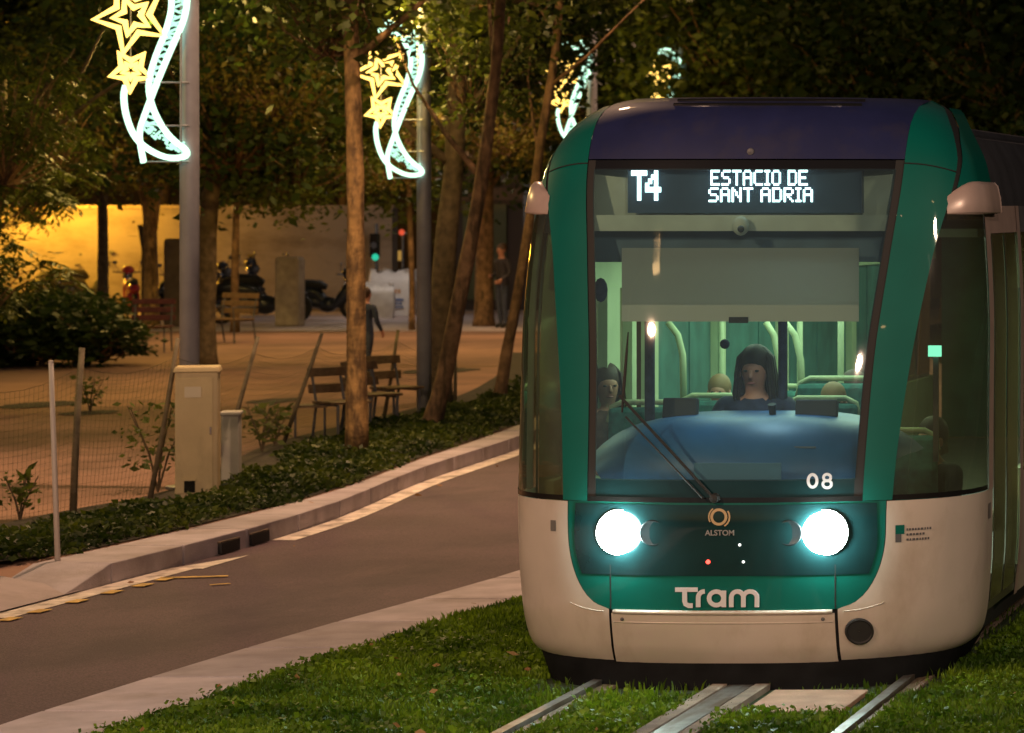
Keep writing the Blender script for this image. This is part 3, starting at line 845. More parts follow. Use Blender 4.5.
# destination display
M_DISP = mat('display_panel', (.02, .05, .10), .35)
def plane_q(pts): return MB().add(pts, [(0, 1, 2, 3)])
tD = .55
d0, d1 = Q(628, 213, tD), Q(862, 166, tD)
disp = MB().box(((d0.x+d1.x)/2, tD+.03, (d0.z+d1.z)/2), (d1.x-d0.x, .06, d1.z-d0.z)).build('destination_display', M_DISP, inner)
F57 = {'E': "11111,10000,10000,11110,10000,10000,11111", 'S': "01111,10000,10000,01110,00001,00001,11110", 'T': "11111,00100,00100,00100,00100,00100,00100",
 'A': "01110,10001,10001,11111,10001,10001,10001", 'C': "01111,10000,10000,10000,10000,10000,01111", 'I': "111,010,010,010,010,010,111", 'O': "01110,10001,10001,10001,10001,10001,01110",
 'D': "11110,10001,10001,10001,10001,10001,11110", 'N': "10001,11001,10101,10101,10011,10001,10001", 'R': "11110,10001,10001,11110,10100,10010,10001", '4': "00010,00110,01010,10010,11111,00010,00010", ' ': "00,00,00,00,00,00,00"}
def led(mb, text, x0, x1, ztop, zbot, y, bold=1.12):
    cols = sum(len(F57[c].split(',')[0])+1 for c in text)-1
    dx = (x1-x0)/cols; dz = (ztop-zbot)/7; x = x0
    for ch in text:
        rows = F57[ch].split(',')
        for r_, row in enumerate(rows):
            for c_, b_ in enumerate(row):
                if b_ == '1': mb.box((x+(c_+.5)*dx, y, ztop-(r_+.5)*dz), (dx*bold, .004, dz*bold))
        x += (len(rows[0])+1)*dx
m = MB()
q = lambda px_, py_: Q(px_, py_, tD)
led(m, 'T', q(632, 0).x, q(647, 0).x, q(0, 171).z, q(0, 200).z, tD-.003, 1.25)
led(m, '4', q(646, 0).x, q(661, 0).x, q(0, 171).z, q(0, 200).z, tD-.004, 1.25)
led(m, 'ESTACIO DE', q(711, 0).x, q(808, 0).x, q(0, 170).z, q(0, 185.5).z, tD-.003, 1.0)
led(m, 'SANT ADRIA', q(709, 0).x, q(813, 0).x, q(0, 187.5).z, q(0, 202).z, tD-.003, 1.0)
m.build('display_text', emit_mat('led_white', (.80, 1, .98), 4.5), disp)
# cab header: pale box around the display, rail below, dark band
def qbox(name, m, x0_, y0_, x1_, y1_, t_, th=.03, parent=inner):
    a, b = Q(x0_, y1_, t_), Q(x1_, y0_, t_)
    return MB().box(((a.x+b.x)/2, t_+th/2, (a.z+b.z)/2), (b.x-a.x, th, b.z-a.z)).build(name, m, parent)
M_HEAD = mat('cab_header_grey', (.46, .48, .40), .7, var=.1, scale=6)
M_BAND = mat('cab_band_blue', (.06, .10, .14), .6, var=.2, scale=4)
qbox('header_box', M_HEAD, 586, 163, 905, 219, tD+.10)
qbox('header_rail', M_HEAD, 590, 215, 902, 231, tD-.05, .05)
qbox('header_band', M_BAND, 592, 229, 895, 262, tD+.06)
m = MB(); m.ball(Q(741, 226, tD-.09), (.048, .04, .055), 14); m.build('cab_camera', M_HEAD, inner, smooth=True)
m = MB(); m.ball(Q(741, 229, tD-.135), (.02, .015, .02), 10); m.build('camera_lens', M_BLACK, inner, smooth=True)
bl = qbox('roller_blind', M_BLIND, 622, 248, 859, 321, .50, .006)
qbox('blind_hem', mat('blind_hem', (.48, .48, .42), .8), 622, 305, 859, 321.5, .493, .006, bl)
qbox('blind_pull', M_RUB, 729, 317, 748, 323, .485, .012, bl)
m = MB(); m.ball(Q(601, 290, .62), (.04, .03, .07), 12); m.build('interior_mirror', M_CLOTHN, inner, smooth=True)
m = MB(); m.ball(Q(725, 344, 1.2), (.03, .03, .03), 10); m.build('ticket_reader', M_CLOTHN, inner, smooth=True)
# dashboard: a broad curved console
ds = MB(); vs = []; nu, nv = 30, 14
for i in range(nv+1):
    k = i/nv
    for j in range(nu+1):
        x = -1+2*j/nu
        zc = 1.13+(1.47-.22*abs(x)**4-1.13)*math.sin(k*math.pi/2)
        s_ = x*(.76+.16*k)
        t_ = max(interp(T0_, 1.2)+.16+ .10*abs(x)**2.4*2, 0)+.42*(1-math.cos(k*math.pi/2))
        vs.append((s_, t_, zc))
for j in range(nu+1):
    x = -1+2*j/nu; vs.append((x*.92, 1.1, 1.47-.22*abs(x)**4))
fs = [(i*(nu+1)+j, i*(nu+1)+j+1, (i+1)*(nu+1)+j+1, (i+1)*(nu+1)+j) for i in range(nv+1) for j in range(nu)]
ds.add(vs, fs); dash = ds.build('dashboard', M_DASH, inner, smooth=True)
qbox('dash_panel', mat('dash_panel_blue', (.09, .20, .30), .4), 694, 463, 781, 486, .12, .012, dash)
for (sx, w3, h3) in ((-.42, .20, .12), (.36, .24, .10)):
    m = MB(); m.box((sx, .80, 1.50), (w3, .05, h3), rx=-.25); m.build('console_screen', M_RUB, dash, bevel=.01)
m = MB(); m.tube([(.12, .75, 1.44), (.12, .72, 1.53)], [.016, .024], 10); m.build('controller_handle', M_RUB, dash)
m = MB()
for k in range(9): m.box((-.22+k*.045, .70, 1.455), (.024, .024, .014))
m.build('switch_row', M_HEAD, dash)
m = MB(); m.tube([Q(690+i*14, 476-0*i, .3)+Vector((0, .0, .16)) for i in range(10)], .006, 6); m.build('dash_rim', M_DGREY, dash)
# wiper
wp = empty('wiper', (0, 0, 0)); wp.parent = tram
def wpt(px_, py_, off):
    # iterate the depth so that the point lies on the skin under this pixel
    t_ = .1
    for _ in range(12):
        s_, z_ = S_(px_, t_), Z_(py_, t_); t_ = surf_s(s_, z_, off).y
    return surf_s(s_, z_, off)
for (a, b, nm, r_) in (((712, 497), (621, 397), 'wiper_arm', .009), ((703, 499), (627, 418), 'wiper_arm', .006)):
    m = MB(); m.tube([wpt(a[0]+(b[0]-a[0])*k/8, a[1]+(b[1]-a[1])*k/8, .035) for k in range(9)], r_, 6); m.build(nm, M_RUB, wp)
m = MB(); m.tube([wpt(629-6*k/8, 333+80*k/8, .02) for k in range(9)], [.004, .006, .008, .009, .010, .010, .009, .008, .006], 6); m.build('wiper_blade', M_RUB, wp)
m = MB(); m.lathe([(0, .05), (.022, .045), (.028, .0)], surf_s(-.03, 1.06, .0), axis='Y', n=12); m.build('wiper_pivot', M_RUB, wp)

# lettering: TRAM word mark built from strokes, 08, ring logo
def px2(px_, py_, off): return wpt(px_, py_, off)
def ribbon(mb, pts, wpx, off=.010):
    """flat stroke following the skin, given in photograph pixels on the tram's front"""
    n = len(pts); L = []; Rr = []
    for i, p in enumerate(pts):
        a = Vector(pts[max(i-1, 0)]); b = Vector(pts[min(i+1, n-1)])
        d = (b-a).normalized(); nn = Vector((-d.y, d.x))*wpx/2
        L.append(px2(p[0]+nn.x, p[1]+nn.y, off)); Rr.append(px2(p[0]-nn.x, p[1]-nn.y, off))
    mb.strip(L, Rr)
def arc(cx, cy, rx, ry, a0, a1, n=12): return [(cx+rx*math.cos(R(a0+(a1-a0)*i/n)), cy+ry*math.sin(R(a0+(a1-a0)*i/n))) for i in range(n+1)]
tm = MB()
ribbon(tm, [(675.5, 589.5), (698, 589.5)], 4.4); ribbon(tm, [(685, 587.8), (685, 601), (686, 604), (689, 605.5), (693, 605.5)], 4.8, .0104)
ribbon(tm, [(698.5, 607), (698.5, 598)]+arc(704.5, 597.5, 6, 6.2, 180, 275, 6), 4.6)
ribbon(tm, arc(716.5, 598.2, 7.2, 6.8, 0, 360, 24), 4.4); ribbon(tm, [(724, 590.5), (724, 607)], 4.6, .0104)
ribbon(tm, [(731.5, 607), (731.5, 598)]+arc(737.5, 597.3, 6, 6, 180, 360, 10)+[(743.5, 607)], 4.5)
ribbon(tm, [(743.5, 600)]+arc(750.3, 597.3, 6.8, 6, 180, 360, 10)+[(757, 607)], 4.5, .0104)
tm.build('word_mark', M_GREYW, gf, solid=.004, solid_off=0)
nm_ = MB()
ribbon(nm_, arc(812.5, 481, 4.4, 6.3, 0, 360, 20), 3.0, .008)
ribbon(nm_, arc(827, 477.7, 3.6, 3.3, 0, 360, 16), 2.8, .008); ribbon(nm_, arc(827, 484.3, 4.3, 3.7, 0, 360, 16), 2.8, .0084)
nm_.build('fleet_number', M_GREYW, tram, solid=.003, solid_off=0)
lg = MB(); ribbon(lg, arc(719, 517, 7.2, 7.2, 0, 360, 28), 2.6, .009); ribbon(lg, arc(719.5, 517, 10.2, 10.2, -35, 60, 10), 1.5, .0094); ribbon(lg, arc(719, 517, 10.0, 10.0, 150, 235, 10), 1.3, .0098)
lg.build('ring_logo', M_GOLD, npn, solid=.003, solid_off=0)
def text_obj(name, body, size, loc, m, parent, bold=0, rot=(R(90), 0, 0), extr=.002):
    cu = bpy.data.curves.new(name, 'FONT'); cu.body = body; cu.size = size; cu.extrude = extr; cu.offset = bold
    cu.align_x = 'CENTER'; cu.align_y = 'CENTER'
    t = bpy.data.objects.new(name+'_curve', cu); COL.objects.link(t)
    bpy.context.view_layer.update()
    me = bpy.data.meshes.new_from_object(t.evaluated_get(bpy.context.evaluated_depsgraph_get()))
    bpy.data.objects.remove(t); me.materials.clear(); me.materials.append(m); me.name = name
    o = bpy.data.objects.new(name, me); COL.objects.link(o); o.parent = parent; o.location = loc; o.rotation_euler = rot
    return o
c = wpt(720, 533, .008); text_obj('maker_name', 'ALSTOM', .042, c, mat('dim_grey', (.30, .30, .30), .5), npn, .0006)

# interior light sources: the lit ceiling strips, and bluish fill added in the cab
l1 = light('saloon_light', (TX, TY+4.5, 2.40), 72, (.76, 1.0, .72), 1.4, 'AREA'); l1.data.shape = 'RECTANGLE'; l1.data.size_y = 6
l2 = light('cab_fill', (TX+.05, TY+.82, 2.2), 14, (.60, .85, 1.0), .1, 'SPOT', rot=(R(-6), 0, 0), spot=R(100), blend=.7)
light('cab_fill', (TX+.3, TY+.9, 2.3), 2.2, (.7, .9, 1.0), .1)

# =================================================================== PEOPLE
def skinned(verts, edges, radii, root=0, sub=2):
    me = bpy.data.meshes.new('body'); me.from_pydata([tuple(v) for v in verts], edges, [])
    o = bpy.data.objects.new('body_tmp', me); COL.objects.link(o)
    sm = o.modifiers.new('skin', 'SKIN'); sm.use_smooth_shade = True
    sl_ = me.skin_vertices[0].data
    for i, r_ in enumerate(radii):
        sl_[i].radius = r_ if isinstance(r_, tuple) else (r_, r_); sl_[i].use_root = (i == root)
    ss = o.modifiers.new('sub', 'SUBSURF'); ss.levels = sub; ss.render_levels = sub
    bpy.context.view_layer.update()
    me2 = bpy.data.meshes.new_from_object(o.evaluated_get(bpy.context.evaluated_depsgraph_get()))
    bpy.data.objects.remove(o)
    return me2
def person(loc, rz, label, joints, top, legs, hair=M_HAIRB, hairstyle='short', scale=1.0, sleeve=True, hem=.80):
    """joints: dict of Vectors (facing -Y). One continuous body mesh with clothes zones as materials."""
    J = {k: Vector(v) for k, v in joints.items()}
    names = list(J); idx = {n: i for i, n in enumerate(names)}
    rad = {'pelvis': (.145, .10), 'waist': (.135, .095), 'chest': (.165, .11), 'neckbase': (.075, .065), 'neck': .052, 'jaw': (.062, .072), 'head': (.080, .098), 'crown': (.066, .080)}
    E = [('pelvis', 'waist'), ('waist', 'chest'), ('chest', 'neckbase'), ('neckbase', 'neck'), ('neck', 'jaw'), ('jaw', 'head'), ('head', 'crown')]
    for s in ('l', 'r'):
        E += [('chest', s+'sh'), (s+'sh', s+'el'), (s+'el', s+'wr'), (s+'wr', s+'ha'), ('pelvis', s+'hip'), (s+'hip', s+'kn'), (s+'kn', s+'an'), (s+'an', s+'to')]
        rad.update({s+'sh': .066, s+'el': .048, s+'wr': .030, s+'ha': (.040, .022), s+'hip': .092, s+'kn': .062, s+'an': .042, s+'to': (.045, .03)})
    E = [(a, b) for a, b in E if a in idx and b in idx]
    me = skinned([J[n] for n in names], [(idx[a], idx[b]) for a, b in E], [rad[n] for n in names], root=idx['pelvis'])
    me.materials.clear()
    for q in (top, legs, M_SKIN, M_RUB): me.materials.append(q)
    sides = ['l', 'r']
    segs = []
    for a, b in E:
        if b in ('jaw', 'head', 'crown', 'neck'): z_ = 2
        elif b in ('lha', 'rha'): z_ = 2
        elif b in ('lto', 'rto'): z_ = 3
        elif b in ('lkn', 'rkn', 'lan', 'ran'): z_ = 1
        elif b in ('lhip', 'rhip'): z_ = 0
        else: z_ = 0
        segs.append((J[a], J[b], z_))
    for p in me.polygons:
        c = p.center; best = 9; m_ = 0
        for a, b, z_ in segs:
            ab = b-a; k = max(0, min(1, (c-a).dot(ab)/max(ab.length_squared, 1e-9)))
            d = (c-(a+ab*k)).length
            if d < best: best = d; m_ = z_
        p.material_index = m_; p.use_smooth = True
    # fingers and thumb grown into the same mesh
    bm = bmesh.new(); bm.from_mesh(me)
    for s in sides:
        if s+'ha' not in J: continue
        d = (J[s+'ha']-J[s+'wr']).normalized(); side = Vector((1 if s == 'l' else -1, 0, 0))
        ax = d.cross(side); ax = ax.normalized() if ax.length > .1 else Vector((0, 1, 0))
        for k, L in enumerate((.060, .072, .068, .052)):
            base = J[s+'ha']+ax*(k-1.5)*.019
            mbx = MB(); mbx.tube([base-d*.01, base+d*L*.5, base+d*L*.85-side*.016, base+d*L-side*.03], [.009, .0085, .0075, .005], 6)
            vv = [bm.verts.new(v) for v in mbx.v]
            for f in mbx.f:
                ff = bm.faces.new([vv[i] for i in f]); ff.material_index = 2; ff.smooth = True
        base = J[s+'wr']+(J[s+'ha']-J[s+'wr'])*.4-ax*.03
        mbx = MB(); mbx.tube([base, base+d*.03-ax*.018, base+d*.058-ax*.020-side*.012], [.011, .010, .006], 6)
        vv = [bm.verts.new(v) for v in mbx.v]
        for f in mbx.f:
            ff = bm.faces.new([vv[i] for i in f]); ff.material_index = 2; ff.smooth = True
    bm.to_mesh(me); bm.free()
    o = bpy.data.objects.new('person', me); COL.objects.link(o)
    o.location = loc; o.rotation_euler = (0, 0, rz); o.scale = (scale,)*3
    tag(o, label, 'person')
    h = J['head']
    hd = MB()
    hd.ball((h.x, h.y+.030, h.z+.040), (.093, .100, .108), 20, jit=.015)
    if hairstyle == 'long':
        for sx in (-1, 1): hd.tube([(h.x+sx*.060, h.y+.02, h.z+.07), (h.x+sx*.086, h.y+.03, h.z-.04), (h.x+sx*.088, h.y+.035, h.z-.13), (h.x+sx*.075, h.y+.035, h.z-.18)], [.03, .034, .028, .010], 8)
        for k in range(130):
            a_ = R(-35+250*k/129+random.uniform(-3, 3)); ca, sa = math.cos(a_), math.sin(a_); q_ = random.uniform(.95, 1.12); dn = random.uniform(.16, .26)
            hd.tube([(h.x+ca*.05, h.y+.03+sa*.05, h.z+.128), (h.x+ca*.088*q_, h.y+.025+sa*.088*q_, h.z+.075), (h.x+ca*.100*q_, h.y+.025+sa*.10*q_, h.z-.02), (h.x+ca*.108*q_+random.uniform(-.01, .01), h.y+.03+sa*.10*q_, h.z-dn*.6), (h.x+ca*.098*q_+random.uniform(-.02, .02), h.y+.03+sa*.09, h.z-dn)], [.004, .006, .007, .006, .002], 4)
    hd.build('hair', hair, o, smooth=True)
    fy = h.y-.093
    for sx in (-1, 1): MB().ball((h.x+sx*.031, fy+.008, h.z+.005), (.012, .008, .007), 8).build('eye', M_EYE, o, smooth=True)
    ns = MB(); ns.tube([(h.x, fy+.004, h.z+.008), (h.x, fy-.012, h.z-.028), (h.x, fy-.004, h.z-.036)], [.008, .013, .010], 8); ns.build('nose', M_SKIN, o, smooth=True)
    mo = MB(); mo.ball((h.x, fy+.006, h.z-.062), (.024, .008, .007), 8); mo.build('mouth', M_LIP, o, smooth=True)
    for sx in (-1, 1): MB().ball((h.x+sx*.086, h.y+.005, h.z-.01), (.012, .02, .03), 8).build('ear', M_SKIN, o, smooth=True)
    return o
STAND = dict(pelvis=(0, 0, .93), waist=(0, 0, 1.08), chest=(0, 0, 1.27), neckbase=(0, .0, 1.43), neck=(0, -.01, 1.48), jaw=(0, -.03, 1.545), head=(0, -.02, 1.60), crown=(0, -.01, 1.66),
    lsh=(.175, 0, 1.38), lel=(.23, .02, 1.12), lwr=(.20, -.16, .99), lha=(.17, -.22, .96), rsh=(-.175, 0, 1.38), rel=(-.23, .03, 1.11), rwr=(-.16, -.17, 1.05), rha=(-.11, -.23, 1.06),
    lhip=(.085, 0, .88), lkn=(.10, -.02, .49), lan=(.11, .01, .08), lto=(.12, -.13, .03), rhip=(-.085, 0, .88), rkn=(-.08, -.01, .49), ran=(-.08, .04, .08), rto=(-.09, -.10, .03))
WALK = dict(STAND); WALK.update(lkn=(.09, -.16, .50), lan=(.10, -.22, .09), lto=(.10, -.36, .04), rkn=(-.09, .06, .48), ran=(-.09, .26, .13), rto=(-.09, .18, .03),
    lwr=(.23, .12, .93), lha=(.22, .14, .85), lel=(.24, .09, 1.13), rel=(-.24, .0, 1.12), rwr=(-.24, -.13, .94), rha=(-.23, -.18, .87))
SIT = dict(pelvis=(0, .04, .10), waist=(0, .05, .25), chest=(0, .04, .46), neckbase=(0, .02, .63), neck=(0, .01, .67), jaw=(0, -.01, .715), head=(0, 0, .77), crown=(0, .01, .83),
    lsh=(.185, .03, .60), lel=(.23, -.05, .32), lwr=(.14, -.27, .28), lha=(.11, -.34, .28), rsh=(-.185, .03, .60), rel=(-.23, -.05, .32), rwr=(-.14, -.27, .28), rha=(-.11, -.34, .28),
    lhip=(.09, -.02, .08), lkn=(.11, -.42, .10), lan=(.11, -.40, -.32), lto=(.11, -.53, -.36), rhip=(-.09, -.02, .08), rkn=(-.11, -.42, .10), ran=(-.11, -.40, -.32), rto=(-.11, -.53, -.36))

def TW(px_, py_, t_): # tram-depth pixel to world
    q_ = Q(px_, py_, t_); return Vector((q_.x+TX, q_.y+TY, q_.z))
def seated(px_, py_, t_, label, top, rz=0, **k):     # head centre under this pixel
    p = TW(px_, py_, t_); sc_ = k.get('scale', 1.0)
    return person((p.x, p.y, p.z-.77*sc_), rz, label, SIT, top, M_CLOTHD, **k)
seated(755, 371, 1.35, 'tram driver with dark hair and navy uniform jacket sitting behind the windscreen', M_CLOTHN, hair=M_HAIRK, hairstyle='long', scale=1.08)
col = MB(); p = TW(755, 400, 1.20)
seated(607, 386, 2.15, 'person with brown hair seated at the far left edge of the windscreen', M_CLOTHR, rz=.5, hair=M_HAIRB, hairstyle='long')
seated(851, 393, 2.6, 'person with brown hair and pale face seated at the right edge behind the driver', M_CLOTHD, rz=-.4, hair=M_HAIRB, hairstyle='long')
seated(834, 402, 2.0, 'small person with fair hair seated low behind the green pillar', mat('cloth_grey', (.30, .32, .28), .8), rz=.3, hair=mat('hair_fair', (.25, .15, .07), .6), scale=.85)
seated(719, 392, 3.0, 'person with fair hair seated just left of the driver', M_CLOTHR, hair=MATS['hair_fair'], scale=.8)
seated(930, 440, 2.1, 'person in dark clothes seated low behind the cab side window', M_CLOTHD, rz=-.6, hair=M_HAIRK)

a = gr(502, 328, .156)
person((a.x, a.y, .156), R(-35), 'person in dark jacket and jeans standing beside a brown trunk looking at their hands', STAND, M_CLOTHD, M_JEANS)
a = gr(366, 382, .15)
person((a.x, a.y, .15), R(160), 'person in dark coat walking away, half hidden behind the orange lit trunk', WALK, M_CLOTHN, M_JEANS, scale=.78)

# =================================================================== TREES
leafcache = {}
def crown_mesh(kind, n_cl, n_l, L, rad, m, droop=.6, sprays=False, seed=1, shell=.55):
    key = (kind, seed)
    if key in leafcache: return leafcache[key]
    rnd = random.Random(seed*31+5); st = random.getstate(); random.seed(seed*97+3)
    mb = MB(); rx, ry, rz_ = rad
    for c in range(n_cl):
        while True:
            v = Vector((rnd.uniform(-1, 1), rnd.uniform(-1, 1), rnd.uniform(-1, 1)))
            if shell < v.length < 1: break
        c0 = Vector((v.x*rx, v.y*ry, v.z*rz_)); b0 = Vector((v.x*.15, v.y*.15, -rz_*.85))
        if m is not L_GRASS: mb.tube([b0, b0.lerp(c0, .4)+Vector((rnd.uniform(-.15, .15), rnd.uniform(-.15, .15), -.1)), b0.lerp(c0, .75)+Vector((rnd.uniform(-.1, .1), 0, .05)), c0+v*.25], [.028, .018, .011, .004], 4, mi=1)
        cs = rnd.uniform(.25, .6)*max(rad)*.38
        if sprays:
            for k in range(n_l//10):
                d = Vector((rnd.gauss(0, 1), rnd.gauss(0, 1), rnd.gauss(-.25, .6))).normalized()
                ln = rnd.uniform(.35, .7)
                pts = []
                for q_ in range(10):
                    p_ = c0+d*ln*q_/10+Vector((0, 0, -droop*.35*(q_/10)**2))
                    side = d.cross(Vector((0, 0, 1))); side = side.normalized() if side.length > .1 else Vector((1, 0, 0))
                    ld = (side*(1 if q_ % 2 else -1)+d*.9+Vector((0, 0, -droop*.8))).normalized()
                    w2 = ld.cross(Vector((rnd.gauss(0, .3), rnd.gauss(0, .3), 1)).normalized())
                    if w2.length < .05: continue
                    w2.normalize(); l = L*rnd.uniform(.7, 1.3)
                    mb.add([p_, p_+ld*l*.45+w2*l*.16, p_+ld*l, p_+ld*l*.45-w2*l*.16], [(0, 1, 2, 3)])
        else:
            pts = [c0+Vector((rnd.gauss(0, cs), rnd.gauss(0, cs), rnd.gauss(0, cs*.7))) for _ in range(n_l)]
            scatter_leaves(mb, pts, L, droop=droop+.4, wr=.55, up=0)
    random.setstate(st)
    me = bpy.data.meshes.new('crown'); me.from_pydata([tuple(v) for v in mb.v], [], mb.f); me.materials.append(m); me.materials.append(M_BARK)
    me.polygons.foreach_set('material_index', mb.mi); me.update()
    leafcache[key] = me
    return me
def crown_obj(me, parent, loc, sc_=1, rz=0, squash=1):
    o = bpy.data.objects.new('crown', me); COL.objects.link(o); o.parent = parent; o.location = loc; o.rotation_euler = (0, 0, rz)
    o.scale = (sc_, sc_, sc_*squash); return o
def tree(base, pts, r0, r1, label, bark, crowns=(), group=None, kind='tree', limbs=4, cat='tree', limb_col=None):
    """base: world point. pts: world points of the trunk line."""
    t = empty(kind, base); tag(t, label, cat, group)
    base = Vector(base); n = 18
    P = [base]+[Vector(p) for p in pts]
    path = []
    for i in range(len(P)-1):
        for k in range(5): path.append(P[i].lerp(P[i+1], k/5))
    path.append(P[-1]); N = len(path)
    # smooth
    for _ in range(2): path = [path[0]]+[(path[i-1]+path[i]*2+path[i+1])/4 for i in range(1, N-1)]+[path[-1]]
    m = MB(); rr = [(r0*(1.25-.25*min(1, i/2.5)) if i < 3 else r0)+(r1-r0)*i/(N-1) for i in range(N)]
    rr = [q_*(1+random.uniform(-.05, .05)) for q_ in rr]
    m.tube([p-base for p in path], rr, 12)
    topz = path[-1]-base
    for k in range(limbs):
        i = int(N*random.uniform(.62, .98)) - 1
        s = path[i]-base; a = random.uniform(0, 6.28); ln = random.uniform(1.0, 2.0)
        d = Vector((math.cos(a), math.sin(a), random.uniform(.5, 1.2)))
        m.tube([s, s+d*ln*.35+Vector((0, 0, .05)), s+d*ln*.7+Vector((0, 0, .2)), s+d*ln+Vector((random.uniform(-.2, .2), 0, .4))], [rr[i]*.55, rr[i]*.4, rr[i]*.25, .012], 7)
    m.build('trunk', bark, t, smooth=True)
    for (me, off, s_, rz_) in crowns: crown_obj(me, t, Vector(off)-base, s_, rz_)
    return t
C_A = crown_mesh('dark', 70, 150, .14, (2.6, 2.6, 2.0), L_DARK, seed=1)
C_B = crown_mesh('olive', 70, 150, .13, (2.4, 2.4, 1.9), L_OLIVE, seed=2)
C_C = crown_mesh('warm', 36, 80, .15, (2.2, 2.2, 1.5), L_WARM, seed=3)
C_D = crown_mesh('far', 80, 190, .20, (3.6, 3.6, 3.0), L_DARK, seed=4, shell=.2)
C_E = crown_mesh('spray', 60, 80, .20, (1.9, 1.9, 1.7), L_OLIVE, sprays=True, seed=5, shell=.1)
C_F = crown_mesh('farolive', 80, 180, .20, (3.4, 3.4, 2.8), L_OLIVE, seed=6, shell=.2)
C_G = crown_mesh('youngleaf', 30, 60, .13, (1.4, 1.4, 1.3), L_OLIVE, seed=8, shell=.1)
def W(px_, py_, Y): return at(px_, py_, Y)

# 1 the orange lit trunk at the kerb
b = gr(357, 457, .15); Y = b.y
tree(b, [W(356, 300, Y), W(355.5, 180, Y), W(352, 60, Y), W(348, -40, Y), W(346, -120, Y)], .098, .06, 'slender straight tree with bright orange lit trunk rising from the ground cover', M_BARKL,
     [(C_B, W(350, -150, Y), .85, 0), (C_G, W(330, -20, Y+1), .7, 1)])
# 2 leaning tree
b = gr(431, 427, .15); Y = b.y
tree(b, [W(444, 380, Y), W(459, 300, Y), W(475, 220, Y), W(486, 150, Y), W(497, 60, Y), W(503, -50, Y)], .10, .055, 'leaning tree with orange bark slanting right behind the second lamp pole', M_BARK,
     [(C_B, W(500, -120, Y+1.5), .9, 1.2), (C_G, W(470, 60, Y+1), .55, 2)])
# 3 dark broad trunk
b = gr(437, 402, .15); Y = b.y
tree(b, [W(440, 330, Y), W(446, 240, Y), W(454, 170, Y), W(458, 60, Y), W(455, -60, Y)], .165, .10, 'dark thick trunk right beside the second lamp pole', M_BARKD,
     [(C_A, W(440, -60, Y+2), 1.0, .5), (C_A, W(490, 20, Y+3), .6, 2.5)])
# 4 thin leaning tree by the tram
b = gr(499, 403, .15); Y = b.y
tree(b, [W(507, 350, Y), W(517, 300, Y), W(530, 220, Y), W(541, 140, Y), W(556, 50, Y), W(562, -40, Y)], .075, .045, 'thin leaning tree partly hidden by the left edge of the tram', M_BARK,
     [(C_B, W(640, -130, Y+1), .8, .2)], limbs=3)
# 5 tree behind first pole
b = gr(204, 366, .15); Y = b.y
tree(b, [W(206, 300, Y), W(208, 220, Y), W(215, 160, Y), W(222, 80, Y)], .17, .10, 'dark brown tree trunk standing right behind the first lamp pole', M_BARKD,
     [(C_A, W(235, 60, Y), 1.0, 1), (C_B, W(290, 120, Y+1), .70, 2), (C_C, W(275, 70, Y-1.5), .55, 2)])
# 6 forked tree before the yellow wall
b = gr(151, 329, .156); Y = b.y
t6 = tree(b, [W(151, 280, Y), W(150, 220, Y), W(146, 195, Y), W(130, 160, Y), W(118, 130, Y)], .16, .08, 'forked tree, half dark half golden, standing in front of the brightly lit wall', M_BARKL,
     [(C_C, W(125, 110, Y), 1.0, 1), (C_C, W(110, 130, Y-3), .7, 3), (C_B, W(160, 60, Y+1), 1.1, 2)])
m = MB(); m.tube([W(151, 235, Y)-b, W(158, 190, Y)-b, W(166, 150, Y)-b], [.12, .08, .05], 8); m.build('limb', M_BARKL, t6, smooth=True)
m = MB(); m.tube([W(146, 328, Y+.3)-b, W(146, 250, Y+.3)-b, W(140, 225, Y+.3)-b], [.11, .09, .05], 8); m.build('limb', M_BARKD, t6, smooth=True)  # dark stem along the left, built as the trunk's shaded side
# 7, 8 young trees
b = gr(103, 322, .156); Y = b.y
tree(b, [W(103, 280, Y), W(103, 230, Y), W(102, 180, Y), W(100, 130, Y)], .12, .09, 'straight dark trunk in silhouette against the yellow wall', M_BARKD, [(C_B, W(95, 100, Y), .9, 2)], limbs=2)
b = gr(235, 332, .156); Y = b.y
tree(b, [W(235, 270, Y), W(236, 220, Y), W(237, 196, Y), W(240, 160, Y)], .08, .05, 'young sapling with reddish stem between bench and motorbikes', M_BARK, [(C_B, W(255, 110, Y), .9, 1)], limbs=2)
# 9 brown trunk by the standing person
b = gr(484, 326, .156); Y = b.y
tree(b, [W(484, 280, Y), W(485, 220, Y), W(486, 150, Y), W(488, 80, Y)], .19, .15, 'brown upright trunk just left of the standing person', M_BARK, [(C_A, W(470, 60, Y+1), 1.3, 2), (C_C, W(500, 110, Y-2), .7, 2)])
b = gr(412, 330, .156); Y = b.y
tree(b, [W(412, 280, Y), W(410, 220, Y), W(408, 170, Y), W(404, 100, Y)], .055, .05, 'thin reddish trunk behind the white rubble bags', M_BARK, [(C_B, W(400, 90, Y+1), 1.2, 2), (C_C, W(385, 140, Y-1), .6, .4)])
# 10 near left spray-leaved tree
b = gr(-28, 400, .15); Y = b.y
tree(b, [W(-22, 330, Y), W(-12, 250, Y), W(2, 160, Y), W(0, 80, Y)], .14, .08, 'broad leafy tree with drooping branches at the left edge', M_BARKD,
     [(C_E, W(2, 110, Y-3), .62, 0), (C_E, W(-22, 165, Y-1), .60, 2), (C_E, W(-50, 250, Y-2), .66, 1), (C_E, W(45, 130, Y+4), .5, 4), (C_E, W(30, 185, Y+4), .36, 3)])
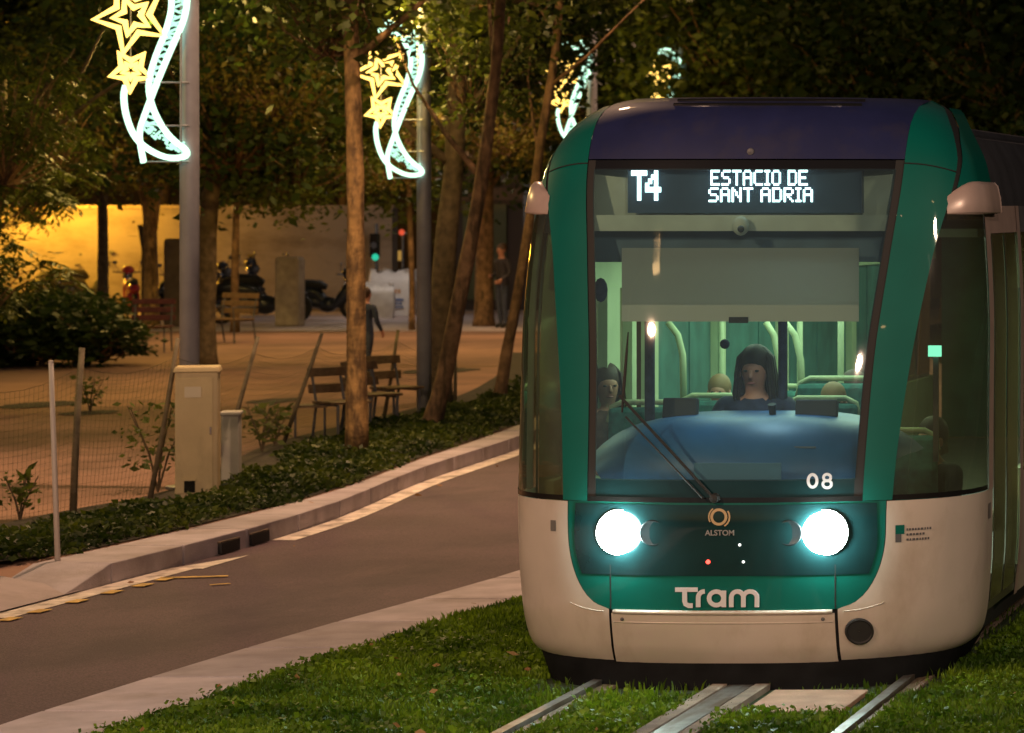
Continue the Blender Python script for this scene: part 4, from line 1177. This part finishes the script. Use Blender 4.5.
# background trees: a dark row beyond the plaza and beyond the tracks
bg_spec = [(-60, 86, 0, 1.0), (60, 92, 0, 1.1), (170, 84, 1, .95), (270, 88, 0, 1.05), (350, 82, 1, 1.0), (430, 90, 0, 1.1), (520, 80, 0, 1.1), (590, 70, 1, .95), (670, 76, 0, 1.1),
           (740, 66, 1, 1.0), (810, 72, 0, 1.1), (880, 64, 0, 1.0), (950, 70, 1, 1.1), (1010, 62, 0, 1.0), (1070, 66, 0, 1.1), (560, 100, 0, 1.3), (700, 104, 0, 1.4), (860, 100, 0, 1.4), (990, 98, 0, 1.4)]
wher = ['beyond the left edge of the yellow wall', 'rising over the left end of the yellow wall', 'rising over the wall above the forked tree', 'rising over the grey wall left of the orange trunk', 'rising over the wall behind the orange trunk',
        'behind the second light decoration', 'above the olive panelled building', 'behind the third light decoration', 'over the tram roof beside the fourth light decoration', 'over the left half of the tram roof', 'over the middle of the tram roof vents',
        'over the right half of the tram roof', 'above the right green corner of the tram', 'at the right edge behind the tram side', 'just beyond the right edge of the picture', 'farthest back between second and third decorations', 'farthest back over the number display', 'farthest back over the right half of the tram', 'farthest back at the upper right corner']
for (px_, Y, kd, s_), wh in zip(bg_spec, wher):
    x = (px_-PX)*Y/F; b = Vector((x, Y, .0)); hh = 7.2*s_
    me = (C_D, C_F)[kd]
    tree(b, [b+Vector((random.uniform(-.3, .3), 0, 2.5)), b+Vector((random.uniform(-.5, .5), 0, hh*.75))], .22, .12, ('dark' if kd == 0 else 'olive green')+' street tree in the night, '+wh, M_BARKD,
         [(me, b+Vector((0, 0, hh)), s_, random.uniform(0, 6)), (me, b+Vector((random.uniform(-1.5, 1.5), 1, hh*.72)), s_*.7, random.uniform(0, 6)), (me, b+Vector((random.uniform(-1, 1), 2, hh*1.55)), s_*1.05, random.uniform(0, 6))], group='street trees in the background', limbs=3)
# dark shrubs at the left
SH = crown_mesh('shrub', 40, 90, .12, (1.0, .7, .55), L_DARK, droop=.2, seed=9, shell=.1)
SHL = crown_mesh('shrublight', 26, 60, .10, (.5, .5, .5), L_OLIVE, droop=.2, seed=10, shell=.1)
for i, (px_, py_, s_, lb_) in enumerate(((0, 366, 1.35, 'dark rounded shrub at the left edge of the plaza'), (42, 366, 1.3, 'dark shrub second from the left edge, under the yellow wall'), (88, 366, 1.15, 'dark shrub beside the red brown bench'),
        (22, 352, 1.3, 'dark shrub behind the front row, nearest the yellow wall'), (78, 350, 1.2, 'tall dark shrub right below the dark straight trunk'))):
    b = gr(px_, py_, .15)
    t = empty('shrub', b); tag(t, lb_, 'shrub', 'dark shrubs on the plaza')
    m = MB()
    for k in range(5): a_ = k*1.25; m.tube([(0, 0, 0), (math.cos(a_)*.2, math.sin(a_)*.2, .4), (math.cos(a_)*.5, math.sin(a_)*.4, .9)], [.03, .02, .01], 6)
    m.build('stem', M_BARKD, t)
    crown_obj(SH, t, (0, 0, .42*s_), s_*.95, i*1.3, .72); crown_obj(SH, t, (.5*math.cos(i*2), .3, .5*s_), s_*.5, i*2.3, 1.2)
for (px_, py_, s_, lb_) in ((158, 492, .75, 'leafy sapling growing left of the cream cabinet'), (90, 412, .40, 'tiny leafy seedling on the open sand behind the wire fence'), (262, 452, .45, 'small weed beside the grey box'), (118, 398, .0, ''),
        (20, 520, .35, 'low weed behind the fence at the left edge'), (275, 446, .4, 'wispy weed at the foot of a leaning fence post')):
    if not s_: continue
    b = gr(px_, py_, .15); t = empty('weed', b); tag(t, lb_, 'weed')
    m = MB()
    for k in range(5): a_ = k*1.25+.4; m.tube([(0, 0, 0), (math.cos(a_)*.12*s_, math.sin(a_)*.1*s_, .45*s_), (math.cos(a_)*.4*s_, math.sin(a_)*.3*s_, 1.0*s_)], [.010, .008, .004], 5)
    m.build('stem', M_BARKD, t)
    wm = MB(); pts = []
    for k in range(int(260*s_)):
        a_ = random.uniform(0, 6.28); q_ = random.random(); pts.append((math.cos(a_)*.45*s_*q_**.6, math.sin(a_)*.4*s_*q_**.6, s_*(.25+.8*random.random())))
    scatter_leaves(wm, pts, .075, droop=.5, wr=.5); wm.build('foliage', L_OLIVE, t)

# =================================================================== LAMP POLES AND LIGHT DECORATIONS
M_YEL = emit_mat('neon_yellow', (1, .60, .12), 3.2)
M_MINT = emit_mat('neon_mint', (.60, 1.0, .72), 2.0)
M_MINTNET = emit_mat('neon_net', (.50, 1.0, .72), 1.3)
def lamp_pole(base, label, rad=.085, hh=8.6):
    t = empty('street_lamp', base); tag(t, label, 'street lamp', 'lamp poles along the kerb')
    MB().tube([(0, 0, 0), (0, 0, 3), (0, 0, 6), (0, 0, hh)], [rad, rad*.97, rad*.85, rad*.6], 18).build('pole', M_POLE, t, smooth=True)
    m = MB(); m.lathe([(0, .02), (.2, .02), (.2, 0), (0, 0)], (0, 0, 0), n=20); m.build('base_plate', M_POLE, t)
    MB().tube([(0, 0, hh-.1), (.35, 0, hh+.35), (1.0, -.1, hh+.55), (1.8, -.2, hh+.6)], .035, 8).build('arm', M_POLE, t, smooth=True)
    hd = MB().box((2.05, -.22, hh+.62), (.65, .26, .12)).build('lamp_head', M_DGREY, t, bevel=.03)
    MB().box((2.05, -.22, hh+.552), (.5, .2, .012)).build('lamp_glass', emit_mat('sodium_glass', (1, .6, .25), 12) if 'sodium_glass' not in bpy.data.materials else bpy.data.materials['sodium_glass'], hd)
    return t
YD = 28.5
p1 = W(189.5, 360, YD)
lamp_pole((p1.x, YD, .15), 'tall grey lamp pole nearest the camera, rising behind the cream cabinet')
def rel(px_, py_):      # deco coordinates in metres from the pole axis (pixels of the first decoration)
    return Vector(((px_-189.5)*YD/F, 0, H-(py_-206)*YD/F))
def star_pts(cx, cy, r, a0, inner=.45, n=5):
    return [(cx+(r if k % 2 == 0 else r*inner)*math.cos(R(a0)+math.pi*k/n), cy+(r if k % 2 == 0 else r*inner)*math.sin(R(a0)+math.pi*k/n)) for k in range(2*n)]
def smooth_line(p, it=2):
    for _ in range(it):
        q_ = [p[0]]
        for a, b in zip(p[:-1], p[1:]): q_ += [(a[0]*.75+b[0]*.25, a[1]*.75+b[1]*.25), (a[0]*.25+b[0]*.75, a[1]*.25+b[1]*.75)]
        q_.append(p[-1]); p = q_
    return p
A_ = smooth_line([(126, -48), (145, -50), (168, -44), (184, -24), (188, 0), (184, 22), (170, 52), (156, 86), (146, 112), (139, 132), (141, 148), (144, 163)])
B_ = smooth_line([(128, -38), (142, -38), (156, -31), (168, -15), (173, 4), (167, 30), (155, 58), (148, 84), (151, 104), (160, 124), (172, 140), (187, 150), (187, 157), (168, 159), (148, 150), (134, 137), (126, 116), (123.5, 96), (126, 86)])
def decoration(loc, label, group='light decorations on the lamp poles', s_=1, dz=0):
    t = empty('light_decoration', (loc[0]*(1-.12/loc[1]), loc[1]-.12, dz)); tag(t, label, 'light decoration', group); t.scale = (s_,)*3
    rr = .028
    for nm, pts in (('ribbon_tube', A_), ('ribbon_tube', B_)):
        MB().tube([rel(*p) for p in pts], rr, 8).build(nm, M_MINT, t, smooth=True)
    # lattice between the two strands
    rnd = random.Random(4); net = MB()
    def on(line, y):
        best = None
        for a, b in zip(line[:-1], line[1:]):
            if (a[1]-y)*(b[1]-y) <= 0 and abs(a[1]-b[1]) > 1e-6:
                k = (y-a[1])/(b[1]-a[1]); x = a[0]+(b[0]-a[0])*k
                if best is None: best = x
        return best
    Bs = B_[:40]; prev = None; side = 0
    for k in range(30):
        y = -34+k*6.2
        a, b = on(A_[len(A_)//4:], y), on(Bs, y)
        if a is None or b is None: continue
        cur = (a if side else b, y); side ^= 1
        if prev: net.tube([rel(*prev), rel(*cur)], .012, 5)
        prev = cur
        net.tube([rel(a, y), rel((a+b)/2, y+rnd.uniform(-4, 4)), rel(b, y)], .011, 5)
    for k in range(44):
        u_ = rnd.random(); x = 143+40*u_; yl = 128+26*u_; y = rnd.uniform(yl-6, yl+3)
        net.tube([rel(x, y), rel(x+rnd.uniform(-6, 6), y+rnd.uniform(-5, 5))], .011, 5)
    net.build('ribbon_net', M_MINTNET, t)
    for (cx, cy, r, a0, nm) in ((132, 17, 38, 175, 'large_star'), (132, 17, 19, 175, 'large_star'), (131, 71, 21, 20, 'small_star'), (131, 71, 9, 20, 'small_star')):
        sp = [rel(*p) for p in star_pts(cx, cy, r, a0, .46)]
        MB().tube(sp, .029 if r > 12 else .022, 8, closed=True).build(nm+'_outline', M_YEL, t, smooth=True)
    fr_ = MB()
    for y in (83, 126, 162, -30): fr_.tube([rel(189, y), rel(140, y)], .008, 6)
    fr_.tube([rel(181, -45), rel(181, 165)], .010, 6); fr_.tube([rel(131, -10), rel(131, 60)], .006, 6)
    fr_.build('support_frame', M_POLE, t)
    return t
d1_ = decoration((p1.x, YD), 'lit yellow stars with mint ribbon hanging large on the nearest lamp pole')
for (px_, Y, bpy_, dz, s_, wh, wl) in ((424, 38, 417, 0, .98, 'lit stars and curling mint ribbon on the second lamp pole, seen through branches', 'grey lamp pole second along the kerb, between orange and dark trunks'),
                              (592, 50, 0, .75, .92, 'lit decoration just above the left green corner of the tram', 'lamp pole third along the kerb, mostly hidden behind the tram'),
                              (682, 66, 0, 1.55, .88, 'smallest lit decoration, above the left part of the tram roof', 'farthest lamp pole, hidden behind the tram except its top'),
                              (1036, 60, 0, -1.15, 1.0, 'lit decoration peeking out at the right edge behind the tram roof', 'lamp pole at the right edge on the far side of the tram')):
    x = (px_-PX)*Y/F
    lamp_pole((x, Y, .15), wl)
    d = copy_tree(d1_); d.location = (x*(1-.12/Y), Y-.12, dz); d.scale = (s_,)*3; d['label'] = wh
# distant single lamps
for (px_, py_, Y, lb_) in ((514, 38, 78, 'small round glowing lamp high among the branches left of the tram'), (598, 57, 90, 'tiny warm lamp between third and fourth decorations'), (705, 84, 110, 'left of two tiny orange lamps over the tram roof'), (718, 85, 110, 'right of two tiny orange lamps over the tram roof')):
    p = W(px_, py_, Y); t = empty('distant_lamp', (p.x, Y, 0)); tag(t, lb_, 'lamp', 'distant street lights')
    MB().tube([(0, .25, 0), (0, .25, p.z+.05)], .05, 8).build('pole', M_DGREY, t)
    MB().ball((0, 0, p.z), (.085, .085, .075), 12).build('globe', emit_mat('warm_globe', (1, .66, .30), 6) if 'warm_globe' not in bpy.data.materials else bpy.data.materials['warm_globe'], t, smooth=True)
    MB().box((0, .13, p.z+.1), (.06, .3, .04)).build('bracket', M_DGREY, t)

# =================================================================== CABINETS
b = gr(198, 501, .15)
t = empty('utility_cabinet', (b.x*(1+.10/b.y)+.0, b.y+.10, .15), R(18)); tag(t, 'tall cream utility cabinet with rounded top standing in the ground cover', 'cabinet')
MB().box((0, 0, .55), (.34, .30, 1.10)).build('housing', M_CREAM, t, bevel=.012)
MB().box((0, 0, 1.12), (.375, .335, .05), taper=.93).build('lid', M_CREAM, t, bevel=.012)
MB().box((-.02, -.154, .56), (.30, .008, .98)).build('door', M_CREAM, t, bevel=.003)
m = MB(); m.box((-.055, -.162, .13), (.085, .008, .10)); m.build('vent', M_BLACK, t)
m = MB(); m.box((-.055, -.168, .185), (.10, .016, .014)); m.build('vent_hood', M_CREAM, t)
MB().box((-.03, -.160, .93), (.13, .003, .09)).build('rating_plate', mat('plate_pale', (.62, .55, .40), .5), t)
MB().box((.11, -.162, .60), (.012, .012, .06)).build('lock', M_CHROME, t)
b = gr(227, 487, .15)
t = empty('meter_box', (b.x, b.y+.1, .15), R(15)); tag(t, 'low narrow grey box standing right behind the cream cabinet', 'box')
MB().box((0, 0, .32), (.15, .22, .64)).build('housing', M_GREYBOX, t, bevel=.01)
MB().box((0, 0, .655), (.175, .245, .035)).build('lid', M_GREYBOX, t, bevel=.01)

# =================================================================== WIRE FENCE
fposts = [((-40, 530), (-40, 372)), ((73, 513), (82, 348)), ((150, 500), (178, 338)), ((222, 472), (258, 337)), ((283, 445), (322, 333)), ((341, 428), (362, 335)), ((384, 418), (398, 330)), ((455, 404), (455, 346))]
fbase = gr(73, 513, .15)
fen = empty('wire_fence', (fbase.x, fbase.y, .15)); tag(fen, 'sagging wire mesh fence on slanting wooden posts between plaza and ground cover', 'fence')
fb = Vector((fbase.x, fbase.y, .15)); line = []
for (a, c) in fposts:
    p = gr(a[0], a[1], .15); q_ = W(c[0], c[1], p.y)
    MB().tube([p-fb, (p-fb).lerp(q_-fb, .5)+Vector((random.uniform(-.01, .01), 0, 0)), q_-fb], [.030, .028, .025] if a[0] < 100 else [.024, .022, .019], 8).build('fence_post', M_FENCE, fen, smooth=True)
    line.append((p, q_))
for i in range(len(line)-1):
    (p0, q0), (p1_, q1) = line[i], line[i+1]
    m = MB(); L = (p1_-p0).length; n = max(4, int(L/.055)); hgt = 1.28 if i < 3 else 1.2
    topf = lambda u: p0.lerp(p1_, u)+Vector((0, 0, (1.22 if i < 3 else 1.05)-.10*math.sin(math.pi*u)))+(q0-p0).lerp(q1-p1_, u)*Vector((1, 0, 0)).x*0
    def top_at(u):
        a_ = p0.lerp(q0, .88); b_ = p1_.lerp(q1, .88); v = a_.lerp(b_, u); v.z -= .09*math.sin(math.pi*u); return v
    for k in range(n+1):
        u = k/n; a_ = p0.lerp(p1_, u); b_ = top_at(u)
        m.tube([a_-fb, b_-fb], .0013 if i < 3 else .0010, 3, caps=False)
    for r_ in range(21):
        v = r_/20
        pts = [p0.lerp(p1_, u/6).lerp(top_at(u/6), v)-fb for u in range(7)]
        m.tube(pts, .0022 if r_ in (0, 20) else .0012, 3, caps=False)
    m.build('wire_mesh', M_WIRE, fen)
a = gr(58, 568, .1)
st_ = MB(); q_ = W(51, 362, a.y); st_.tube([(0, 0, 0), (q_-a)*.5, q_-a], [.020, .019, .017], 10)
st_.tube([(q_-a), (q_-a)+Vector((0, 0, .012))], [.021, .012], 10)
o = st_.build('marker_stake', M_STAKE, smooth=True); o.location = a; tag(o, 'thin pale stake standing at the kerb edge in front of the wire fence', 'stake')

# =================================================================== BENCHES, BINS, STONES, BAGS
def slat_bench(px_, py_, wd, rz, label, wood, metal, nback=3, nseat=4, hseat=.44, hback=.86, cat='bench', kind='bench', group=None, dep=.45, arms=False):
    b = gr(px_, py_, .15); t = empty(kind, b, rz); tag(t, label, cat, group)
    bk = empty('backrest', (0, 0, 0)); bk.parent = t
    for k in range(nback):
        z = hseat+.14+(hback-hseat-.14)*k/max(1, nback-1)
        MB().box((0, dep/2+.04+.10*(z-hseat), z), (wd, .025, .095), rx=-.15).build('back_slat', wood, bk, bevel=.006)
    se = empty('seat', (0, 0, 0)); se.parent = t
    for k in range(nseat):
        MB().box((0, -dep/2+dep*(k+.5)/nseat, hseat), (wd, dep/nseat*.8, .028)).build('seat_slat', wood, se, bevel=.006)
    for sx in (-1, 1):
        x = sx*(wd/2-.06)
        MB().tube([(x, -dep/2+.03, 0), (x, -dep/2+.03, hseat-.02)], .016, 6).build('leg', metal, t)
        MB().tube([(x, dep/2+.07, 0), (x, dep/2, hseat-.02), (x, dep/2+.10, hback+.04)], .016, 6).build('leg', metal, t)
        MB().tube([(x, -dep/2+.03, hseat-.025), (x, dep/2, hseat-.025)], .014, 6).build('seat_rail', metal, t)
        if arms: MB().tube([(x, dep/2+.03, hseat+.22), (x, -dep/2, hseat+.22), (x, -dep/2+.03, hseat)], .016, 6).build('armrest', metal, t)
    return t
slat_bench(149, 352, .72, R(8), 'dark red slatted bench standing before the golden trunk', M_WOODRED, M_DGREY)
slat_bench(227, 343, .95, R(-28), 'light brown wooden bench in front of the motorbikes', mat('bench_light_wood', (.20, .12, .055), .6, var=.2, scale=10), M_DGREY, arms=True)
slat_bench(342, 437, .46, R(52), 'dark slatted chair left of the orange lit trunk, nearest of three', M_WOOD, M_DGREY, cat='chair', kind='slatted_chair', group='slatted chairs beside the ground cover', hback=.70, hseat=.38, nback=2)
slat_bench(374, 428, .46, R(52), 'dark slatted chair just right of the orange lit trunk, middle of three', M_WOOD, M_DGREY, cat='chair', kind='slatted_chair', group='slatted chairs beside the ground cover', hback=.70, hseat=.38, nback=2)
slat_bench(397, 420, .46, R(52), 'dark slatted chair beside the second lamp pole, farthest of three', M_WOOD, M_DGREY, cat='chair', kind='slatted_chair', group='slatted chairs beside the ground cover', hback=.70, hseat=.38, nback=2)
b = gr(310, 437, .15); t = empty('low_table', b, R(20)); tag(t, 'low dark slatted table standing left of the slatted chairs', 'table')
for k in range(4): MB().box((0, -.16+.107*k, .34), (.36, .085, .025)).build('top_slat', M_WOOD, t)
for sx in (-1, 1):
    for sy in (-1, 1): MB().tube([(sx*.15, sy*.15, 0), (sx*.15, sy*.15, .33)], .013, 6).build('leg', M_DGREY, t)
def pillar(px_, py_, w2, h2, label, m):
    b = gr(px_, py_, .156); o = MB().box((0, 0, h2/2), (w2, w2*.8, h2)).build('stone_pillar', m, bevel=.04); o.location = b; tag(o, label, 'pillar', 'stone pillars at the back of the plaza'); 
    MB().box((0, 0, h2+.0), (w2*.9, w2*.7, .05)).build('cap', m, o, bevel=.02)
pillar(290, 326, .50, 1.42, 'squat brown stone pillar between two motorbikes', M_CONC)
pillar(179, 326, .50, 1.80, 'taller dark pillar partly hidden behind the first lamp pole', mat('dark_stone', (.16, .12, .08), .9, var=.2, scale=5))
def rubble_bag(px_, py_, w2, h2, label, rz, prnt):
    b = gr(px_, py_, .156); t = empty('rubble_bag', (b.x, b.y, .156), rz); tag(t, label, 'bag', 'white rubble bags'); bm_ = MB(); n = 14
    rnd = random.Random(int(px_)); vs = []; L = 9
    for i in range(L):
        k = i/(L-1)
        for j in range(4*n):
            e = j//n; u = (j % n)/n*2-1
            x, y = [(u, -1), (1, u), (-u, 1), (-1, -u)][e]
            q2 = 1+.10*math.sin(k*math.pi)+rnd.uniform(-.02, .02); rr = (x*x+y*y)**.5; f_ = 1-.10*max(0, rr-1)
            vs.append((x*w2/2*q2*f_, y*w2/2*q2*f_, h2*k*(1+(.04*math.sin(j*1.3) if i == L-1 else 0))))
    N = 4*n
    fs = [(i*N+j, i*N+(j+1) % N, (i+1)*N+(j+1) % N, (i+1)*N+j) for i in range(L-1) for j in range(N)]+[tuple(range((L-2)*N, (L-1)*N))]
    bm_.add(vs, fs); bm_.build('sack', M_BAG, t, smooth=True)
    if prnt:
        m = MB()
        for k in range(7): m.box((-.26+k*.085, -w2*.56, h2*.56), (.055, .012, .085))
        m.build('orange_print', M_ORANGEP, t)
        m = MB(); m.box((0, -w2*.56, h2*.37), (.70, .012, .045)); m.box((0, -w2*.56, h2*.20), (.70, .012, .03))
        for k in range(8): m.box((-.28+k*.08, -w2*.56, h2*.285), (.05, .012, .06))
        m.build('blue_print', M_BLUE, t)
    for sx in (-1, 1):
        for sy in (-1, 1): MB().tube([(sx*w2*.44, sy*w2*.44, h2*.9), (sx*w2*.46, sy*w2*.46, h2*1.06), (sx*w2*.36, sy*w2*.44, h2*1.04)], .018, 5).build('lifting_loop', M_BAG, t)
rubble_bag(396, 315, .92, 1.0, 'big white rubble bag with orange and blue print', 0, True)
rubble_bag(379, 318, .62, .75, 'smaller plain white rubble bag, left of the printed one', .3, False)

# =================================================================== MOTORBIKES
def motorbike(px_, py_, rz, label, body=M_BIKE, screen=False, case=False, s_=1.0, parent_grp='motorbikes parked along the wall'):
    b = gr(px_, py_, .156); t = empty('motorbike', b, rz, s_); tag(t, label, 'motorbike', parent_grp)
    for x in (-.62, .62):
        wh_ = empty('wheel', (x, 0, .28)); wh_.parent = t
        ring = [(math.cos(k*math.pi/12)*.22, 0, math.sin(k*math.pi/12)*.22) for k in range(24)]
        MB().tube(ring, .055, 8, closed=True).build('tyre', M_RUB, wh_, smooth=True)
        m = MB()
        for k in range(5): a_ = k*1.257; m.tube([(0, 0, 0), (math.cos(a_)*.19, 0, math.sin(a_)*.19)], .012, 5)
        m.build('rim', M_CHROME, wh_)
    m = MB()
    m.ball((.50, 0, 1.05), (.10, .14, .10), 10); m.ball((.1, 0, .34), (.22, .17, .18), 10); m.tube([(-.75, 0, .62), (-.5, 0, .66), (-.15, 0, .60), (.05, 0, .38), (.30, 0, .36), (.48, 0, .62), (.55, 0, .85)], [.07, .14, .15, .13, .12, .12, .08], 10)
    m.tube([(-.55, 0, .5), (-.2, 0, .42), (.1, 0, .32)], [.12, .16, .10], 10)
    m.build('body', body, t, smooth=True)
    MB().tube([(-.62, 0, .72), (-.35, 0, .79), (-.05, 0, .77), (.08, 0, .72)], [.06, .11, .11, .06], 10).build('saddle', M_RUB, t, smooth=True)
    MB().tube([(.62, 0, .30), (.52, 0, .75), (.46, 0, .98)], .035, 8).build('fork', M_CHROME, t, smooth=True)
    MB().tube([(.36, -.34, 1.02), (.44, -.16, 1.0), (.46, 0, .98), (.44, .16, 1.0), (.36, .34, 1.02)], .018, 6).build('handlebar', M_DGREY, t, smooth=True)
    for sy in (-1, 1):
        mi = MB(); mi.tube([(.42, sy*.2, 1.0), (.44, sy*.28, 1.20)], .008, 5); mi.ball((.44, sy*.29, 1.23), (.015, .065, .045), 10); mi.build('mirror', M_DGREY, t)
    MB().ball((.60, 0, .92), (.10, .11, .11), 12).build('headlamp', M_DGREY, t, smooth=True)
    MB().tube([(.62, 0, .56), (.80, 0, .50)], [.07, .05], 8).build('mudguard', body, t, smooth=True)
    MB().tube([(-.45, -.14, .30), (-.85, -.16, .36)], [.04, .055], 8).build('exhaust', M_CHROME, t, smooth=True)
    if screen: MB().box((.55, 0, 1.10), (.012, .26, .24), ry=-.35).build('screen', M_BIKE, t, bevel=.01)
    if case: MB().box((-.78, 0, .95), (.32, .36, .28)).build('top_case', body, t, bevel=.06)
    return t
motorbike(323, 320, R(8), 'dark scooter parked right of the stone pillar with mirror raised', s_=1.0)
motorbike(259, 324, R(28), 'black touring motorbike just left of the stone pillar', s_=1.2)
motorbike(226, 316, R(50), 'dark motorbike with raised screen behind the wooden bench', s_=1.15, screen=True)
motorbike(131, 317, R(120), 'motorbike with a red fairing beside the golden trunk', body=M_RED, case=False)
motorbike(110, 310, R(95), 'dark motorbike in silhouette right of the straight dark trunk', s_=1.1)
motorbike(55, 312, R(80), 'dark motorbike farthest left, in silhouette against the yellow wall', s_=1.1)
motorbike(202, 318, R(60), 'dark motorbike just right of the first lamp pole and dark trunk', s_=1.1)
motorbike(84, 312, R(70), 'dark motorbike just left of the straight dark trunk, against the yellow wall', s_=1.15)
motorbike(168, 318, R(100), 'dark motorbike between golden trunk and the taller pillar', s_=.95, screen=False)

# =================================================================== BUILDINGS, SIGNALS BEHIND
YB = 76
def wx(px_, Y=YB): return (px_-PX)*Y/F
t = empty('long_wall', (wx(200), YB, 0)); tag(t, 'long pale rendered wall glowing yellow at its left end under lamps', 'wall')
x0, x1 = wx(-260)-wx(200), wx(392)-wx(200)
MB().box(((x0+x1)/2, .2, 1.3), (x1-x0, .4, 2.6)).build('panel', M_WALL, t)
MB().box(((x0+x1)/2, .2, 2.64), (x1-x0+.1, .5, .08)).build('coping', M_CONC, t)
m = MB(); m.box(((x0+x1)/2, -.02, .28), (x1-x0, .05, .25)); m.build('plinth', mat('plinth_brown', (.22, .17, .11), .9, var=.2), t)
t = empty('apartment_building', (wx(150), YB+16, 0)); tag(t, 'dark unlit building standing behind the long pale wall', 'building')
MB().box((0, 3, 5.5), (36, 6, 11)).build('wall', M_WALLD, t)
for k in range(9):
    for z in (4.2, 7.4):
        f = MB().box((-16+k*4, -.04, z), (1.4, .12, 1.7)).build('window', M_BLACK, t)
        MB().box((-16+k*4, -.02, z-.92), (1.7, .3, .08)).build('sill', M_CONC, f)
t = empty('panelled_building', (wx(480), YB+1, 0)); tag(t, 'low building with olive panels and brown lintel behind the standing person', 'building')
xa, xb = wx(440)-wx(480), wx(720)-wx(480)
MB().box(((xa+xb)/2, 2.2, 1.9), (xb-xa, 4, 3.8)).build('wall', M_WALLD, t)
for k in range(4):
    MB().box((xa+.7+k*1.55, .16, 1.55), (1.05, .06, 2.3)).build('olive_panel', M_OLIVE, t)
MB().box(((xa+xb)/2, .12, 2.95), (xb-xa, .14, .30)).build('lintel', M_WOOD, t)
MB().box((wx(517)-wx(480), -.05, 1.8), (.22, .2, 3.5)).build('post', M_BIKE, t)
t = empty('traffic_light', (wx(376, 74), 74, .15)); tag(t, 'traffic light showing green above the white rubble bags', 'traffic light')
MB().tube([(0, 0, 0), (0, 0, 2.1)], .05, 8).build('pole', M_DGREY, t)
MB().box((.0, -.08, 1.6), (.2, .16, .55)).build('housing', M_BLACK, t, bevel=.02)
m = MB(); m.lathe([(0, .03), (.07, .02), (.08, 0)], (.04, -.16, 1.33), axis='Y', n=14); m.build('green_lens', emit_mat('green_lens', (.05, 1, .6), .55), t)
m = MB(); m.lathe([(0, .03), (.07, .02), (.08, 0)], (0, -.16, 1.6), axis='Y', n=14); m.build('dark_lens', M_DGREY, t)
t = empty('shop_sign', (wx(392, 78), 78, 0)); tag(t, 'dim yellow lit sign board right of the green traffic light', 'sign')
MB().box((0, 0, 1.45), (.50, .08, .24)).build('lit_panel', emit_mat('sign_yellow', (1, .55, .12), .35), t)
MB().box((0, .06, 1.45), (.56, .06, .30)).build('frame', M_DGREY, t); MB().tube([(0, .12, 0), (0, .12, 1.4)], .04, 8).build('post', M_DGREY, t)
t = empty('red_signal', (wx(402, 74), 74, 0)); tag(t, 'small red signal lamp on a thin post above the rubble bag', 'signal')
MB().tube([(0, .05, 0), (0, .05, 2.1)], .03, 8).build('post', M_DGREY, t)
m = MB(); m.lathe([(0, .03), (.06, .02), (.07, 0)], (0, -.02, 2.05), axis='Y', n=14); m.build('red_lens', emit_mat('red_lens', (1, .12, .05), .7), t)

# =================================================================== LIGHTS
SOD = (1, .58, .33)
def sodium(x, y, z, p, size=.20, cone=140):
    light('street_and_fill_light', (x, y, z), p, SOD, size, 'SPOT', rot=(0, 0, 0), spot=R(cone), blend=.7)
sodium(p1.x+2.05, YD-.3, 8.9, 2600)
sodium((424-PX)*38/F+2.05, 38-.3, 8.9, 2400)
sodium((592-PX)*50/F+2.05, 49.7, 8.9, 1800)
# unseen lamp poles added behind and beside the camera to carry these lights
lamp_pole((-13.2, 7, .15), 'unseen lamp pole added on the left pavement level with the camera')
lamp_pole((2.6, 3.0, .0), 'unseen lamp pole added on the verge to the right of the track')
light('street_and_fill_light', (-11.0, 7, 7.6), 3400, (1, .61, .38), .2, 'SPOT', rot=(R(48), 0, R(-18)), spot=R(125), blend=.8)
light('street_and_fill_light', (1.5, 3.0, 7.6), 2300, (1, .67, .50), .2, 'SPOT', rot=(R(48), 0, R(25)), spot=R(120), blend=.8)
lamp_pole((4.6, 12.0, .0), 'unseen lamp pole added on the verge right of the track, nearer the tram')
light('street_and_fill_light', (6.6, 12.0, 7.6), 1500, (1, .72, .50), .2, 'SPOT', rot=(R(30), 0, R(65)), spot=R(120), blend=.8)
# unseen lights added over the plaza, low enough to light the crowns from below
WARM = (1, .64, .16)
light('street_and_fill_light', (-18.2, 43, 4.9), 520, WARM, .2)
light('street_and_fill_light', ((330-PX)*36/F, 37.5, 4.8), 260, WARM, .2)
light('street_and_fill_light', ((300-PX)*54/F, 54, 5.3), 480, WARM, .2)
light('street_and_fill_light', ((470-PX)*50/F, 50, 5.6), 260, WARM, .2)
light('street_and_fill_light', ((100-PX)*58/F, 58, 5.8), 500, WARM, .2)
light('street_and_fill_light', ((560-PX)*64/F, 62, 6.0), 210, WARM, .2)
sodium((430-PX)*62/F, 62, 6.6, 900)  # added without a lamp body, for the bags and the person
light('street_and_fill_light', ((420-PX)*67/F, 67, 4.4), 260, (1, .80, .62), .2)  # closer unseen light added for the white bags
light('bag_fill', ((394-PX)*71/F, 71, 2.7), 75, (1, .84, .72), .1)  # unseen fill just above the rubble bags, added to whiten them
light('street_and_fill_light', (-15.6, 24.5, 5.6), 420, (1, .72, .26), .2)  # added to brighten the leafy tree at the left edge
light('wall_light', (wx(35), YB-1.4, 3.0), 560, (1, .47, .03), .2)
light('wall_light', (wx(100), YB-1.4, 3.0), 260, (1, .45, .03), .2)
light('wall_light', (wx(300), YB-4, 4.2), 30, (1, .66, .40), .2)  # weak unseen fill added for the right part of the wall
